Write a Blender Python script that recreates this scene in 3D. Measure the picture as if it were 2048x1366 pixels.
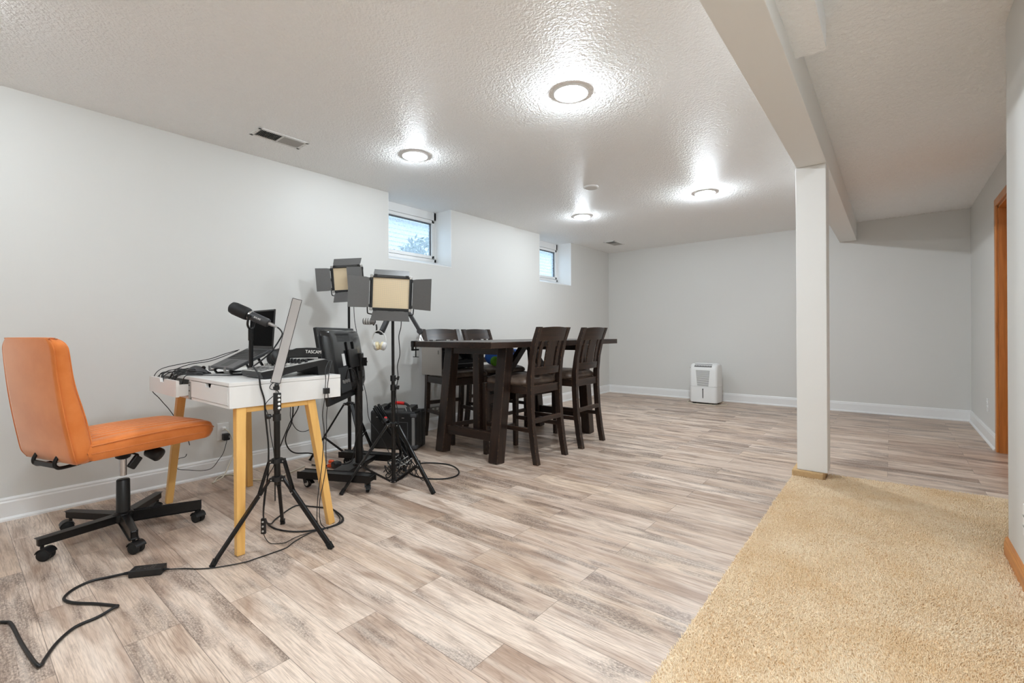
import bpy, bmesh, math, random
import numpy as np
from mathutils import Vector, Matrix
PI = math.pi
random.seed(7)
for o in list(bpy.data.objects):
    bpy.data.objects.remove(o, do_unlink=True)
SC = bpy.context.scene
COL = SC.collection

# ------------------------------------------------------------------ camera
YAW, ROLL, FPX, VY = 0.685784, -0.00562172, 927.78, 667.417
cd = bpy.data.cameras.new('camera')
cam = bpy.data.objects.new('camera', cd)
COL.objects.link(cam)
cd.sensor_fit = 'HORIZONTAL'
cd.sensor_width = 36.0
cd.lens = 36.0 * FPX / 2048
cd.shift_y = (VY - 683.0) / 2048
cd.clip_start = 0.02
cd.clip_end = 200
Fv = Vector((-math.sin(YAW), math.cos(YAW), 0))
R0 = Vector((math.cos(YAW), math.sin(YAW), 0))
Rv = R0 * math.cos(ROLL) + Vector((0, 0, 1)) * math.sin(ROLL)
Uv = R0 * -math.sin(ROLL) + Vector((0, 0, 1)) * math.cos(ROLL)
cm = Matrix((Rv, Uv, -Fv)).transposed().to_4x4()
cm.translation = (0, 0, 0.985)
cam.matrix_world = cm
SC.camera = cam

# ------------------------------------------------------------------ world, exposure
SC.view_settings.view_transform = 'Standard'
SC.view_settings.look = 'None'
SC.view_settings.gamma = 1.0
SC.view_settings.use_curve_mapping = False
SC.view_settings.exposure = 0.60
LAMP = 760.0          # radiance of the frosted bulb lenses
wd = bpy.data.worlds.new('sky')
SC.world = wd
wd.use_nodes = True
wn = wd.node_tree
bgn = wn.nodes['Background']
bgn.inputs['Color'].default_value = (0.64, 0.82, 1.0, 1)
bgn.inputs['Strength'].default_value = 2.3
try:
    SC.cycles.diffuse_bounces = 6
    SC.cycles.max_bounces = 12
    SC.cycles.use_denoising = True
    SC.cycles.adaptive_threshold = 0.04
except Exception:
    pass

# ------------------------------------------------------------------ materials
def lin(c):
    return tuple(((v / 255) / 12.92 if v / 255 <= 0.04045 else ((v / 255 + 0.055) / 1.055) ** 2.4) for v in c)

class NT:
    def __init__(s, name):
        s.m = bpy.data.materials.new(name)
        s.m.use_nodes = True
        s.t = s.m.node_tree
        s.b = s.t.nodes['Principled BSDF']
        s.out = s.t.nodes['Material Output']
    def n(s, typ, **kw):
        nd = s.t.nodes.new(typ)
        for k, v in kw.items():
            if k in nd.inputs.keys() if not hasattr(nd, k) else False:
                nd.inputs[k].default_value = v
            else:
                setattr(nd, k, v)
        return nd
    def l(s, a, b):
        s.t.links.new(a, b)
    def math(s, op, a, b=None, c=None):
        nd = s.t.nodes.new('ShaderNodeMath')
        nd.operation = op
        for i, v in enumerate((a, b, c)):
            if v is None:
                continue
            if isinstance(v, (int, float)):
                nd.inputs[i].default_value = v
            else:
                s.l(v, nd.inputs[i])
        return nd.outputs[0]
    def noise(s, vec, scale, detail=3, rough=0.5, dist=0.0):
        nd = s.t.nodes.new('ShaderNodeTexNoise')
        nd.inputs['Scale'].default_value = scale
        nd.inputs['Detail'].default_value = detail
        nd.inputs['Roughness'].default_value = rough
        nd.inputs['Distortion'].default_value = dist
        if vec is not None:
            s.l(vec, nd.inputs['Vector'])
        return nd.outputs['Fac']
    def mix(s, fac, a, b, blend='MIX'):
        nd = s.t.nodes.new('ShaderNodeMix')
        nd.data_type = 'RGBA'
        nd.blend_type = blend
        for i, v in ((0, fac), (6, a), (7, b)):
            if isinstance(v, (int, float)):
                nd.inputs[i].default_value = v
            elif isinstance(v, tuple):
                nd.inputs[i].default_value = (*v[:3], 1)
            else:
                s.l(v, nd.inputs[i])
        return nd.outputs[2]
    def ramp(s, fac, stops):
        nd = s.t.nodes.new('ShaderNodeValToRGB')
        e = nd.color_ramp.elements
        while len(e) < len(stops):
            e.new(0.5)
        for i, (p, c) in enumerate(stops):
            e[i].position = p
            e[i].color = (*c, 1) if isinstance(c, tuple) else (c, c, c, 1)
        s.l(fac, nd.inputs[0])
        return nd.outputs[0]
    def bump(s, h, strength, dist=0.002):
        nd = s.t.nodes.new('ShaderNodeBump')
        nd.inputs['Strength'].default_value = strength
        nd.inputs['Distance'].default_value = dist
        s.l(h, nd.inputs['Height'])
        s.l(nd.outputs[0], s.b.inputs['Normal'])
    def obj(s):
        return s.t.nodes.new('ShaderNodeTexCoord').outputs['Object']
    def map(s, vec, scale=(1, 1, 1), loc=(0, 0, 0), rot=(0, 0, 0)):
        nd = s.t.nodes.new('ShaderNodeMapping')
        nd.inputs['Scale'].default_value = scale
        nd.inputs['Location'].default_value = loc
        nd.inputs['Rotation'].default_value = rot
        s.l(vec, nd.inputs[0])
        return nd.outputs[0]

def simple(name, rgb, rough=0.5, metal=0.0, nscale=0, nstr=0.0, var=0.0, spec=0.5, ndist=0.001):
    t = NT(name)
    c = lin(rgb)
    t.b.inputs['Roughness'].default_value = rough
    t.b.inputs['Metallic'].default_value = metal
    t.b.inputs['Specular IOR Level'].default_value = spec
    v = t.obj()
    if var > 0:
        f = t.noise(v, max(nscale, 6) * 0.35, 4)
        col = t.mix(f, tuple(x * (1 - var) for x in c), tuple(min(1, x * (1 + var)) for x in c))
        t.l(col, t.b.inputs['Base Color'])
    else:
        t.b.inputs['Base Color'].default_value = (*c, 1)
    if nstr > 0:
        t.bump(t.noise(v, nscale, 3), nstr, ndist)
    return t.m

M = {}
M['wall'] = simple('wall_paint', (213, 212, 208), 0.45, nscale=140, nstr=0.12, spec=0.35)
M['white_trim'] = simple('white_trim_paint', (232, 232, 231), 0.35, nscale=60, nstr=0.03)
M['white_metal'] = simple('white_enamel', (226, 225, 222), 0.4, nscale=40, nstr=0.02)
M['beam'] = simple('beam_paint', (232, 230, 226), 0.5, nscale=120, nstr=0.08)
M['black_plastic'] = simple('black_plastic', (24, 24, 25), 0.42, nscale=180, nstr=0.08, var=0.1)
M['black_matte'] = simple('black_matte', (20, 20, 21), 0.65, nscale=220, nstr=0.1, var=0.1)
M['black_metal'] = simple('black_metal', (26, 25, 25), 0.33, 0.35, nscale=80, nstr=0.03, var=0.15)
M['black_gloss'] = simple('black_gloss', (8, 8, 9), 0.08, nscale=10, nstr=0.0)
M['rubber'] = simple('black_rubber', (16, 16, 16), 0.75, nscale=150, nstr=0.1)
M['cable'] = simple('cable_rubber', (17, 17, 18), 0.45, nscale=90, nstr=0.03)
M['cable_white'] = simple('cable_white', (216, 208, 190), 0.5, nscale=90, nstr=0.03)
M['chrome'] = simple('chrome', (200, 200, 202), 0.14, 1.0, nscale=30, nstr=0.01)
M['steel'] = simple('satin_steel', (178, 176, 174), 0.32, 0.9, nscale=60, nstr=0.02)
M['grey_metal'] = simple('grey_metal', (92, 92, 94), 0.4, 0.5, nscale=100, nstr=0.04, var=0.1)
M['dark_grey'] = simple('dark_grey_plastic', (62, 62, 64), 0.5, nscale=200, nstr=0.08, var=0.1)
M['mid_grey'] = simple('mid_grey_plastic', (118, 116, 114), 0.5, nscale=160, nstr=0.05, var=0.06)
M['laptop_grey'] = simple('laptop_grey', (84, 84, 86), 0.36, 0.35, nscale=200, nstr=0.03)
M['light_grey'] = simple('light_grey_plastic', (186, 184, 180), 0.45, nscale=120, nstr=0.03)
M['barn'] = simple('barn_door_metal', (96, 95, 94), 0.36, 0.25, nscale=260, nstr=0.12, var=0.08)
M['white_plastic'] = simple('white_plastic', (228, 228, 226), 0.35, nscale=60, nstr=0.02)
M['white_paper'] = simple('white_paper', (236, 234, 230), 0.7, nscale=60, nstr=0.03)
M['cream_pad'] = simple('cream_pad', (236, 222, 184), 0.6, nscale=80, nstr=0.1)
M['red'] = simple('red_plastic', (214, 28, 26), 0.35, nscale=60, nstr=0.03)
M['orange_plastic'] = simple('orange_plastic', (226, 84, 34), 0.4, nscale=60, nstr=0.03)
M['blue_fabric'] = simple('blue_fabric', (16, 74, 150), 0.7, nscale=140, nstr=0.3, var=0.35)
M['navy_fabric'] = simple('navy_fabric', (14, 24, 50), 0.8, nscale=140, nstr=0.3, var=0.3)
M['green_fabric'] = simple('green_fabric', (112, 186, 44), 0.6, nscale=90, nstr=0.2, var=0.25)
M['diffuser'] = simple('milky_diffuser', (176, 172, 170), 0.55, nscale=60, nstr=0.03)
M['siding'] = None
M['tin'] = simple('printed_label', (206, 206, 204), 0.5, nscale=90, nstr=0.02, var=0.08)
M['screen'] = simple('dark_screen', (3, 3, 4), 0.5, nscale=10, nstr=0.0, spec=0.02)
M['tv_back'] = simple('tv_back_gloss', (30, 30, 31), 0.2, nscale=80, nstr=0.02)
M['printer_side'] = simple('printer_side_reflection', (150, 144, 138), 0.25, nscale=60, nstr=0.02)  # grey reflection on the black side, put into its colour

def mk_emit(name, rgb, strength):
    t = NT(name)
    e = t.t.nodes.new('ShaderNodeEmission')
    e.inputs[0].default_value = (*rgb, 1)
    e.inputs[1].default_value = strength
    t.l(e.outputs[0], t.out.inputs[0])
    return t.m
for _k, _f in (('bulb', 0.31), ('bulb_far', 0.42), ('bulb_dim_fill', 0.36), ('bulb_near_fill', 1.3), ('bulb_mid', 0.66), ('bulb_back', 1.0)):  # the dim and near ones serve added lights out of view
    M[_k] = mk_emit('frosted_' + _k, (0.835, 0.925, 1.0), LAMP * _f)

def mk_ceiling(name, rgb, sc, strength, rough, dist):
    t = NT(name)
    c = lin(rgb)
    v = t.obj()
    w = t.t.nodes.new('ShaderNodeTexVoronoi')
    w.inputs['Scale'].default_value = sc
    w.feature = 'SMOOTH_F1'
    nz = t.t.nodes.new('ShaderNodeTexNoise')
    nz.inputs['Scale'].default_value = sc * 0.7
    nz.inputs['Detail'].default_value = 3
    t.l(v, nz.inputs['Vector'])
    vm = t.t.nodes.new('ShaderNodeVectorMath')
    vm.operation = 'MULTIPLY_ADD'
    t.l(nz.outputs['Color'], vm.inputs[0])
    vm.inputs[1].default_value = (0.02, 0.02, 0.02)
    t.l(v, vm.inputs[2])
    t.l(vm.outputs[0], w.inputs['Vector'])
    big = t.noise(v, sc * 0.45, 3)
    h = t.math('ADD', w.outputs['Distance'], t.math('MULTIPLY', big, 0.9))
    h = t.math('ADD', h, t.math('MULTIPLY', t.noise(v, sc * 2.4, 2), 0.3))
    t.bump(h, strength, dist)
    t.b.inputs['Base Color'].default_value = (*c, 1)
    t.b.inputs['Roughness'].default_value = rough
    t.b.inputs['Specular IOR Level'].default_value = 0.32
    return t.m
M['ceiling'] = mk_ceiling('ceiling_knockdown', (247, 247, 246), 92.0, 0.7, 0.5, 0.007)
M['popcorn'] = mk_ceiling('ceiling_popcorn', (246, 246, 245), 150.0, 0.7, 0.8, 0.004)

def mk_floor():
    t = NT('vinyl_plank')
    v = t.obj()
    sp = t.t.nodes.new('ShaderNodeSeparateXYZ')
    t.l(v, sp.inputs[0])
    X, Y = sp.outputs[0], sp.outputs[1]
    W, L = 0.1536, 0.931
    yr = t.math('DIVIDE', t.math('SUBTRACT', Y, 0.815), W)
    row = t.math('FLOOR', yr)
    fy = t.math('FRACT', yr)
    par = t.math('MULTIPLY', t.math('MODULO', t.math('ABSOLUTE', row), 2.0), 0.5)
    xr = t.math('ADD', t.math('DIVIDE', t.math('ADD', X, 0.957), L), t.math('SUBTRACT', par, 0.0))
    xr = t.math('ADD', xr, 0.5)
    colm = t.math('FLOOR', xr)
    fx = t.math('FRACT', xr)
    cx = t.t.nodes.new('ShaderNodeCombineXYZ')
    t.l(colm, cx.inputs[0]); t.l(row, cx.inputs[1])
    wn_ = t.t.nodes.new('ShaderNodeTexWhiteNoise')
    wn_.noise_dimensions = '3D'
    t.l(cx.outputs[0], wn_.inputs['Vector'])
    rc = t.t.nodes.new('ShaderNodeSeparateColor')
    t.l(wn_.outputs['Color'], rc.inputs[0])
    r1, r2, r3 = rc.outputs[0], rc.outputs[1], rc.outputs[2]
    # per plank grain coordinates
    gv = t.t.nodes.new('ShaderNodeCombineXYZ')
    t.l(t.math('ADD', X, t.math('MULTIPLY', r1, 37.0)), gv.inputs[0])
    t.l(t.math('ADD', Y, t.math('MULTIPLY', r2, 19.0)), gv.inputs[1])
    t.l(t.math('MULTIPLY', r3, 11.0), gv.inputs[2])
    g = gv.outputs[0]
    broad = t.noise(t.map(g, (1.5, 7.0, 1)), 1.6, 4, 0.55, 0.6)
    fine = t.noise(t.map(g, (3.0, 60.0, 1)), 2.6, 5, 0.62, 0.25)
    hair = t.noise(t.map(g, (9.0, 240.0, 1)), 1.7, 3, 0.6)
    # cathedral rings
    ring = t.t.nodes.new('ShaderNodeTexWave')
    ring.wave_type = 'RINGS'
    ring.rings_direction = 'Z'
    ring.inputs['Scale'].default_value = 3.0
    ring.inputs['Distortion'].default_value = 9.0
    ring.inputs['Detail'].default_value = 3.0
    ring.inputs['Detail Scale'].default_value = 1.4
    t.l(t.map(g, (1.1, 9.0, 1)), ring.inputs['Vector'])
    # weathered dark patches with a cross-cut look
    pn = t.noise(t.map(g, (1.3, 5.0, 1), (3.1, 1.7, 0)), 1.9, 3, 0.5, 0.4)
    patch = t.ramp(t.math('ADD', pn, t.math('MULTIPLY', t.math('SUBTRACT', r2, 0.5), 0.22)), [(0.52, 0.0), (0.63, 1.0)])
    chat = t.noise(t.map(g, (46.0, 90.0, 1)), 2.2, 4, 0.7)
    patch = t.math('MULTIPLY', patch, t.ramp(chat, [(0.36, 0.15), (0.62, 1.0)]))
    base = t.ramp(r1, [(0.0, lin((211, 190, 171))), (0.35, lin((227, 208, 191))), (0.65, lin((194, 170, 151))), (1.0, lin((217, 194, 172)))])
    warm = t.mix(t.math('MULTIPLY', t.ramp(broad, [(0.44, 0.0), (0.68, 1.0)]), 0.85), base, lin((158, 130, 110)))
    c = t.mix(t.math('MULTIPLY', t.ramp(fine, [(0.46, 0.0), (0.72, 1.0)]), 0.5), warm, lin((134, 110, 93)))
    c = t.mix(t.math('MULTIPLY', t.ramp(hair, [(0.48, 0.0), (0.64, 1.0)]), 0.34), c, lin((116, 94, 80)))
    ringf = t.math('MULTIPLY', t.ramp(ring.outputs['Fac'], [(0.0, 1.0), (0.17, 0.0)]), t.ramp(r3, [(0.40, 0.0), (0.55, 0.5)]))
    c = t.mix(ringf, c, lin((138, 114, 98)))
    c = t.mix(t.math('MULTIPLY', patch, 0.8), c, lin((92, 75, 67)))
    pale = t.ramp(t.noise(t.map(g, (1.0, 16.0, 1), (9, 4, 0)), 2.0, 3), [(0.5, 0.0), (0.75, 0.4)])
    c = t.mix(pale, c, lin((233, 219, 206)))
    # seams
    ey = t.math('MINIMUM', fy, t.math('SUBTRACT', 1.0, fy))
    ex = t.math('MINIMUM', fx, t.math('SUBTRACT', 1.0, fx))
    sy = t.math('LESS_THAN', ey, 0.0065)
    sx = t.math('LESS_THAN', ex, 0.0011)
    seam = t.math('MAXIMUM', sy, sx)
    c = t.mix(t.math('MULTIPLY', seam, 0.62), c, lin((66, 52, 44)))
    t.l(c, t.b.inputs['Base Color'])
    rg = t.math('ADD', 0.30, t.math('MULTIPLY', fine, 0.16))
    t.l(rg, t.b.inputs['Roughness'])
    t.b.inputs['Specular IOR Level'].default_value = 0.42
    h = t.math('SUBTRACT', t.math('ADD', t.math('MULTIPLY', fine, 0.5), t.math('MULTIPLY', chat, 0.3)), seam)
    t.bump(h, 0.16, 0.0015)
    return t.m
M['floor'] = mk_floor()

def mk_carpet():
    t = NT('carpet_pile')
    v = t.obj()
    a = t.noise(v, 3.2, 4, 0.6)
    b = t.noise(t.map(v, (90, 230, 90)), 1.0, 2, 0.6)
    c = t.mix(t.ramp(a, [(0.38, 0.0), (0.66, 1.0)]), lin((240, 220, 190)), lin((228, 200, 162)))
    c = t.mix(t.ramp(b, [(0.50, 0.0), (0.70, 0.8)]), c, lin((198, 154, 104)))
    t.l(c, t.b.inputs['Base Color'])
    t.b.inputs['Roughness'].default_value = 0.95
    t.b.inputs['Specular IOR Level'].default_value = 0.1
    return t.m
M['carpet'] = mk_carpet()
M['carpet_edge_shaded'] = simple('carpet_folded_edge_shaded', (196, 164, 122), 0.95, nscale=220, nstr=0.6, var=0.15, spec=0.1, ndist=0.004)  # carpet colour darkened to stand in for shade and the missing pile

def mk_wood(name, base, dark, axis, scale=1.0, rough=0.4, contrast=0.6, wear=None):
    t = NT(name)
    v = t.obj()
    s = [26.0, 26.0, 26.0]
    s[axis] = 1.6
    g = t.map(v, tuple(x * scale for x in s))
    a = t.noise(g, 1.0, 5, 0.6, 0.8)
    s2 = [90.0, 90.0, 90.0]
    s2[axis] = 3.0
    b = t.noise(t.map(v, tuple(x * scale for x in s2)), 1.0, 3)
    c = t.mix(t.math('MULTIPLY', t.ramp(a, [(0.38, 0.0), (0.68, 1.0)]), contrast), lin(base), lin(dark))
    c = t.mix(t.math('MULTIPLY', t.ramp(b, [(0.5, 0.0), (0.7, 1.0)]), contrast * 0.4), c, lin(dark))
    if wear:
        wv = t.noise(t.map(v, (30, 30, 30)), 1.0, 6, 0.75, 0.5)
        c = t.mix(t.ramp(wv, [(0.66, 0.0), (0.72, 0.75)]), c, lin(wear))
    if wear:
        # paint rubbed through along the edges
        bv = t.t.nodes.new('ShaderNodeBevel')
        bv.samples = 3
        bv.inputs['Radius'].default_value = 0.007
        ge = t.t.nodes.new('ShaderNodeNewGeometry')
        dt = t.t.nodes.new('ShaderNodeVectorMath')
        dt.operation = 'DOT_PRODUCT'
        t.l(bv.outputs[0], dt.inputs[0]); t.l(ge.outputs['Normal'], dt.inputs[1])
        ed = t.ramp(dt.outputs['Value'], [(0.80, 1.0), (0.97, 0.0)])
        sc_ = t.noise(t.map(v, (55, 55, 55)), 1.0, 5, 0.7)
        c = t.mix(t.math('MULTIPLY', ed, t.ramp(sc_, [(0.50, 0.0), (0.62, 0.9)])), c, lin((172, 128, 92)))
    t.l(c, t.b.inputs['Base Color'])
    t.b.inputs['Roughness'].default_value = rough
    t.bump(b, 0.12, 0.001)
    return t.m
for i, ax in enumerate('xyz'):
    M['dark_wood_' + ax] = mk_wood('espresso_wood_' + ax, (50, 34, 26), (20, 15, 13), i, 1.0, 0.32, 0.9, (116, 74, 50))
    M['oak_' + ax] = mk_wood('honey_oak_' + ax, (206, 136, 68), (164, 96, 40), i, 1.4, 0.35, 0.7)
    M['pine_' + ax] = mk_wood('golden_beech_' + ax, (236, 188, 112), (218, 160, 80), i, 0.8, 0.42, 0.6)
M['white_desk'] = simple('white_desk_laminate', (226, 224, 221), 0.32, nscale=50, nstr=0.02)

def mk_fabric(name, c1, c2):
    t = NT(name)
    v = t.obj()
    a = t.noise(v, 7.0, 4, 0.6)
    w1 = t.noise(t.map(v, (420, 420, 420)), 1.0, 2)
    c = t.mix(t.ramp(a, [(0.35, 0.0), (0.7, 1.0)]), lin(c1), lin(c2))
    c = t.mix(t.math('MULTIPLY', w1, 0.35), c, lin(c2))
    t.l(c, t.b.inputs['Base Color'])
    t.b.inputs['Roughness'].default_value = 0.9
    t.b.inputs['Specular IOR Level'].default_value = 0.15
    t.b.inputs['Sheen Weight'].default_value = 1.0
    t.b.inputs['Sheen Roughness'].default_value = 0.35
    t.b.inputs['Sheen Tint'].default_value = (1.0, 0.86, 0.72, 1)
    t.bump(w1, 0.35, 0.001)
    return t.m
M['orange'] = mk_fabric('orange_chenille', (222, 134, 74), (207, 115, 54))

def mk_leather():
    t = NT('worn_brown_leather')
    v = t.obj()
    a = t.noise(v, 9.0, 5, 0.65, 0.4)
    c = t.mix(t.ramp(a, [(0.35, 0.0), (0.7, 1.0)]), lin((66, 54, 47)), lin((112, 95, 82)))
    t.l(c, t.b.inputs['Base Color'])
    t.b.inputs['Roughness'].default_value = 0.38
    t.bump(t.noise(v, 120, 3), 0.25, 0.001)
    return t.m
M['leather'] = mk_leather()

def mk_led():
    t = NT('led_bead_panel')
    v = t.obj()
    sp = t.t.nodes.new('ShaderNodeSeparateXYZ')
    t.l(v, sp.inputs[0])
    P = 0.0062
    fx = t.math('FRACT', t.math('DIVIDE', sp.outputs[0], P))
    fz = t.math('FRACT', t.math('DIVIDE', sp.outputs[2], P))
    dx = t.math('SUBTRACT', fx, 0.5); dz = t.math('SUBTRACT', fz, 0.5)
    d = t.math('SQRT', t.math('ADD', t.math('MULTIPLY', dx, dx), t.math('MULTIPLY', dz, dz)))
    c = t.mix(t.ramp(d, [(0.28, 0.0), (0.42, 1.0)]), lin((238, 214, 168)), lin((206, 190, 164)))
    t.l(c, t.b.inputs['Base Color'])
    t.b.inputs['Roughness'].default_value = 0.32
    t.b.inputs['Coat Weight'].default_value = 0.5
    return t.m
M['led'] = mk_led()

def mk_glass():
    t = NT('window_glass')
    tr = t.t.nodes.new('ShaderNodeBsdfTransparent')
    tr.inputs[0].default_value = (0.93, 0.97, 0.98, 1)
    gl = t.t.nodes.new('ShaderNodeBsdfGlossy')
    gl.inputs['Roughness'].default_value = 0.05
    df = t.t.nodes.new('ShaderNodeBsdfTranslucent')
    df.inputs[0].default_value = (0.8, 0.88, 0.95, 1)
    m1 = t.t.nodes.new('ShaderNodeMixShader')
    m1.inputs[0].default_value = 0.06
    t.l(tr.outputs[0], m1.inputs[1]); t.l(gl.outputs[0], m1.inputs[2])
    m2 = t.t.nodes.new('ShaderNodeMixShader')
    v = t.obj()
    t.l(t.math('MULTIPLY', t.noise(v, 45, 5, 0.7), 0.55), m2.inputs[0])
    t.l(m1.outputs[0], m2.inputs[1]); t.l(df.outputs[0], m2.inputs[2])
    t.l(m2.outputs[0], t.out.inputs[0])
    return t.m
M['glass'] = mk_glass()
M['siding'] = simple('pale_siding', (228, 231, 238), 0.6, nscale=30, nstr=0.05)
M['leaf'] = simple('shrub_leaf', (62, 92, 78), 0.6, nscale=20, nstr=0.1, var=0.5)
M['soil'] = simple('outdoor_gravel', (120, 112, 102), 0.9, nscale=60, nstr=0.4, var=0.3)

# ------------------------------------------------------------------ mesh building
class MB:
    def __init__(s, mtx=None):
        s.bm = bmesh.new()
        s.M = mtx or Matrix.Identity(4)
    def _merge(s, tb, smooth=True):
        for f in tb.faces:
            f.smooth = smooth
        tb.transform(s.M)
        me = bpy.data.meshes.new('tmp')
        tb.to_mesh(me)
        tb.free()
        s.bm.from_mesh(me)
        bpy.data.meshes.remove(me)
        return s
    def box(s, c, size, rot=None, bevel=0.0, seg=2):
        tb = bmesh.new()
        bmesh.ops.create_cube(tb, size=1.0)
        for v in tb.verts:
            v.co = Vector((v.co.x * size[0], v.co.y * size[1], v.co.z * size[2]))
        if bevel > 0:
            bevel = min(bevel, min(size) * 0.45)
            bmesh.ops.bevel(tb, geom=list(tb.edges), offset=bevel, segments=seg, affect='EDGES', profile=0.5)
        m = Matrix.Translation(c)
        if rot is not None:
            m = m @ rot.to_4x4()
        tb.transform(m)
        return s._merge(tb, False)
    def mm(s, lo, hi, bevel=0.0, seg=2):
        lo, hi = Vector(lo), Vector(hi)
        return s.box((lo + hi) / 2, [abs(x) for x in (hi - lo)], None, bevel, seg)
    def bar(s, p0, p1, w, d, side=None, bevel=0.0, w1=None, d1=None):
        p0, p1 = Vector(p0), Vector(p1)
        ax = (p1 - p0)
        L = ax.length
        ax.normalize()
        if side is None:
            side = Vector((0, 0, 1)) if abs(ax.z) < 0.9 else Vector((1, 0, 0))
        sd = Vector(side)
        sd = (sd - ax * sd.dot(ax)).normalized()
        ot = ax.cross(sd)
        tb = bmesh.new()
        bmesh.ops.create_cube(tb, size=1.0)
        for v in tb.verts:
            top = v.co.z > 0
            ww = (w1 if (top and w1 is not None) else w)
            dd = (d1 if (top and d1 is not None) else d)
            v.co = (p0 if not top else p1) + sd * (v.co.x * ww) + ot * (v.co.y * dd)
        if bevel > 0:
            bmesh.ops.bevel(tb, geom=list(tb.edges), offset=min(bevel, min(w, d) * 0.45), segments=2, affect='EDGES', profile=0.5)
        bmesh.ops.recalc_face_normals(tb, faces=list(tb.faces))
        return s._merge(tb, False)
    def loft(s, rings, cap=True, closed=False):
        tb = bmesh.new()
        vr = [[tb.verts.new(p) for p in r] for r in rings]
        n = len(vr[0])
        rng = range(len(vr) if closed else len(vr) - 1)
        for i in rng:
            a, b = vr[i], vr[(i + 1) % len(vr)]
            for k in range(n):
                tb.faces.new((a[k], a[(k + 1) % n], b[(k + 1) % n], b[k]))
        if cap and not closed:
            tb.faces.new(list(reversed(vr[0])))
            tb.faces.new(vr[-1])
        bmesh.ops.recalc_face_normals(tb, faces=list(tb.faces))
        return s._merge(tb)
    def tube(s, pts, r, seg=8, spline=True, sub=6, r1=None):
        pts = [Vector(p) for p in pts]
        if spline and len(pts) > 2:
            out = []
            for i in range(len(pts) - 1):
                p0 = pts[max(i - 1, 0)]; p1 = pts[i]; p2 = pts[i + 1]; p3 = pts[min(i + 2, len(pts) - 1)]
                for k in range(sub):
                    t = k / sub
                    out.append(0.5 * ((2 * p1) + (p2 - p0) * t + (2 * p0 - 5 * p1 + 4 * p2 - p3) * t * t + (3 * p1 - p0 - 3 * p2 + p3) * t ** 3))
            out.append(pts[-1])
            pts = out
        rings = []
        nrm = None
        N = len(pts)
        for i, p in enumerate(pts):
            tg = (pts[min(i + 1, N - 1)] - pts[max(i - 1, 0)])
            if tg.length < 1e-9:
                continue
            tg.normalize()
            if nrm is None:
                nrm = tg.orthogonal().normalized()
            else:
                nrm = (nrm - tg * nrm.dot(tg))
                nrm = nrm.normalized() if nrm.length > 1e-6 else tg.orthogonal().normalized()
            bn = tg.cross(nrm)
            rr = r if r1 is None else r + (r1 - r) * i / (N - 1)
            rings.append([p + (nrm * math.cos(2 * PI * k / seg) + bn * math.sin(2 * PI * k / seg)) * rr for k in range(seg)])
        return s.loft(rings)
    def cyl(s, p0, p1, r, r1=None, seg=20):
        return s.tube([p0, p1], r, seg, False, r1=r1)
    def lathe(s, prof, c=(0, 0, 0), axis=(0, 0, 1), seg=28):
        ax = Vector(axis).normalized()
        a = ax.orthogonal().normalized()
        b = ax.cross(a)
        c = Vector(c)
        rings = []
        for r, h in prof:
            rr = max(r, 1e-4)
            rings.append([c + ax * h + (a * math.cos(2 * PI * k / seg) + b * math.sin(2 * PI * k / seg)) * rr for k in range(seg)])
        return s.loft(rings)
    def ball(s, c, r, sc=(1, 1, 1), seg=16, rot=None):
        tb = bmesh.new()
        bmesh.ops.create_uvsphere(tb, u_segments=seg, v_segments=max(8, seg * 2 // 3), radius=r)
        m = Matrix.Translation(c) @ (rot.to_4x4() if rot else Matrix.Identity(4)) @ Matrix.Diagonal((*sc, 1))
        tb.transform(m)
        return s._merge(tb)
    def prism(s, poly, p0, ex, ey, ez, bevel=0.0):
        """polygon in (ex, ey) coordinates at p0, extruded by vector ez"""
        p0, ex, ey, ez = Vector(p0), Vector(ex), Vector(ey), Vector(ez)
        tb = bmesh.new()
        a = [tb.verts.new(p0 + ex * x + ey * y) for x, y in poly]
        b = [tb.verts.new(p0 + ex * x + ey * y + ez) for x, y in poly]
        n = len(poly)
        tb.faces.new(a); tb.faces.new(list(reversed(b)))
        for i in range(n):
            tb.faces.new((a[i], b[i], b[(i + 1) % n], a[(i + 1) % n]))
        bmesh.ops.recalc_face_normals(tb, faces=list(tb.faces))
        if bevel > 0:
            bmesh.ops.bevel(tb, geom=list(tb.edges), offset=bevel, segments=2, affect='EDGES', profile=0.5)
        return s._merge(tb, False)
    def build(s, name, mat, parent=None, ang=62):
        bm = s.bm
        if parent is not None:
            root = parent
            while root.parent is not None:
                root = root.parent
            if root.type == 'EMPTY' and 'wm' in root.keys() and root['wm']:
                bm.transform(root.matrix_basis.inverted())
        lim = math.radians(ang)
        for e in bm.edges:
            if len(e.link_faces) == 2:
                e.smooth = e.calc_face_angle(0) < lim
        me = bpy.data.meshes.new(name)
        bm.to_mesh(me)
        bm.free()
        me.materials.append(M[mat] if isinstance(mat, str) else mat)
        o = bpy.data.objects.new(name, me)
        COL.objects.link(o)
        if parent is not None:
            o.parent = parent
        return o

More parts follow.
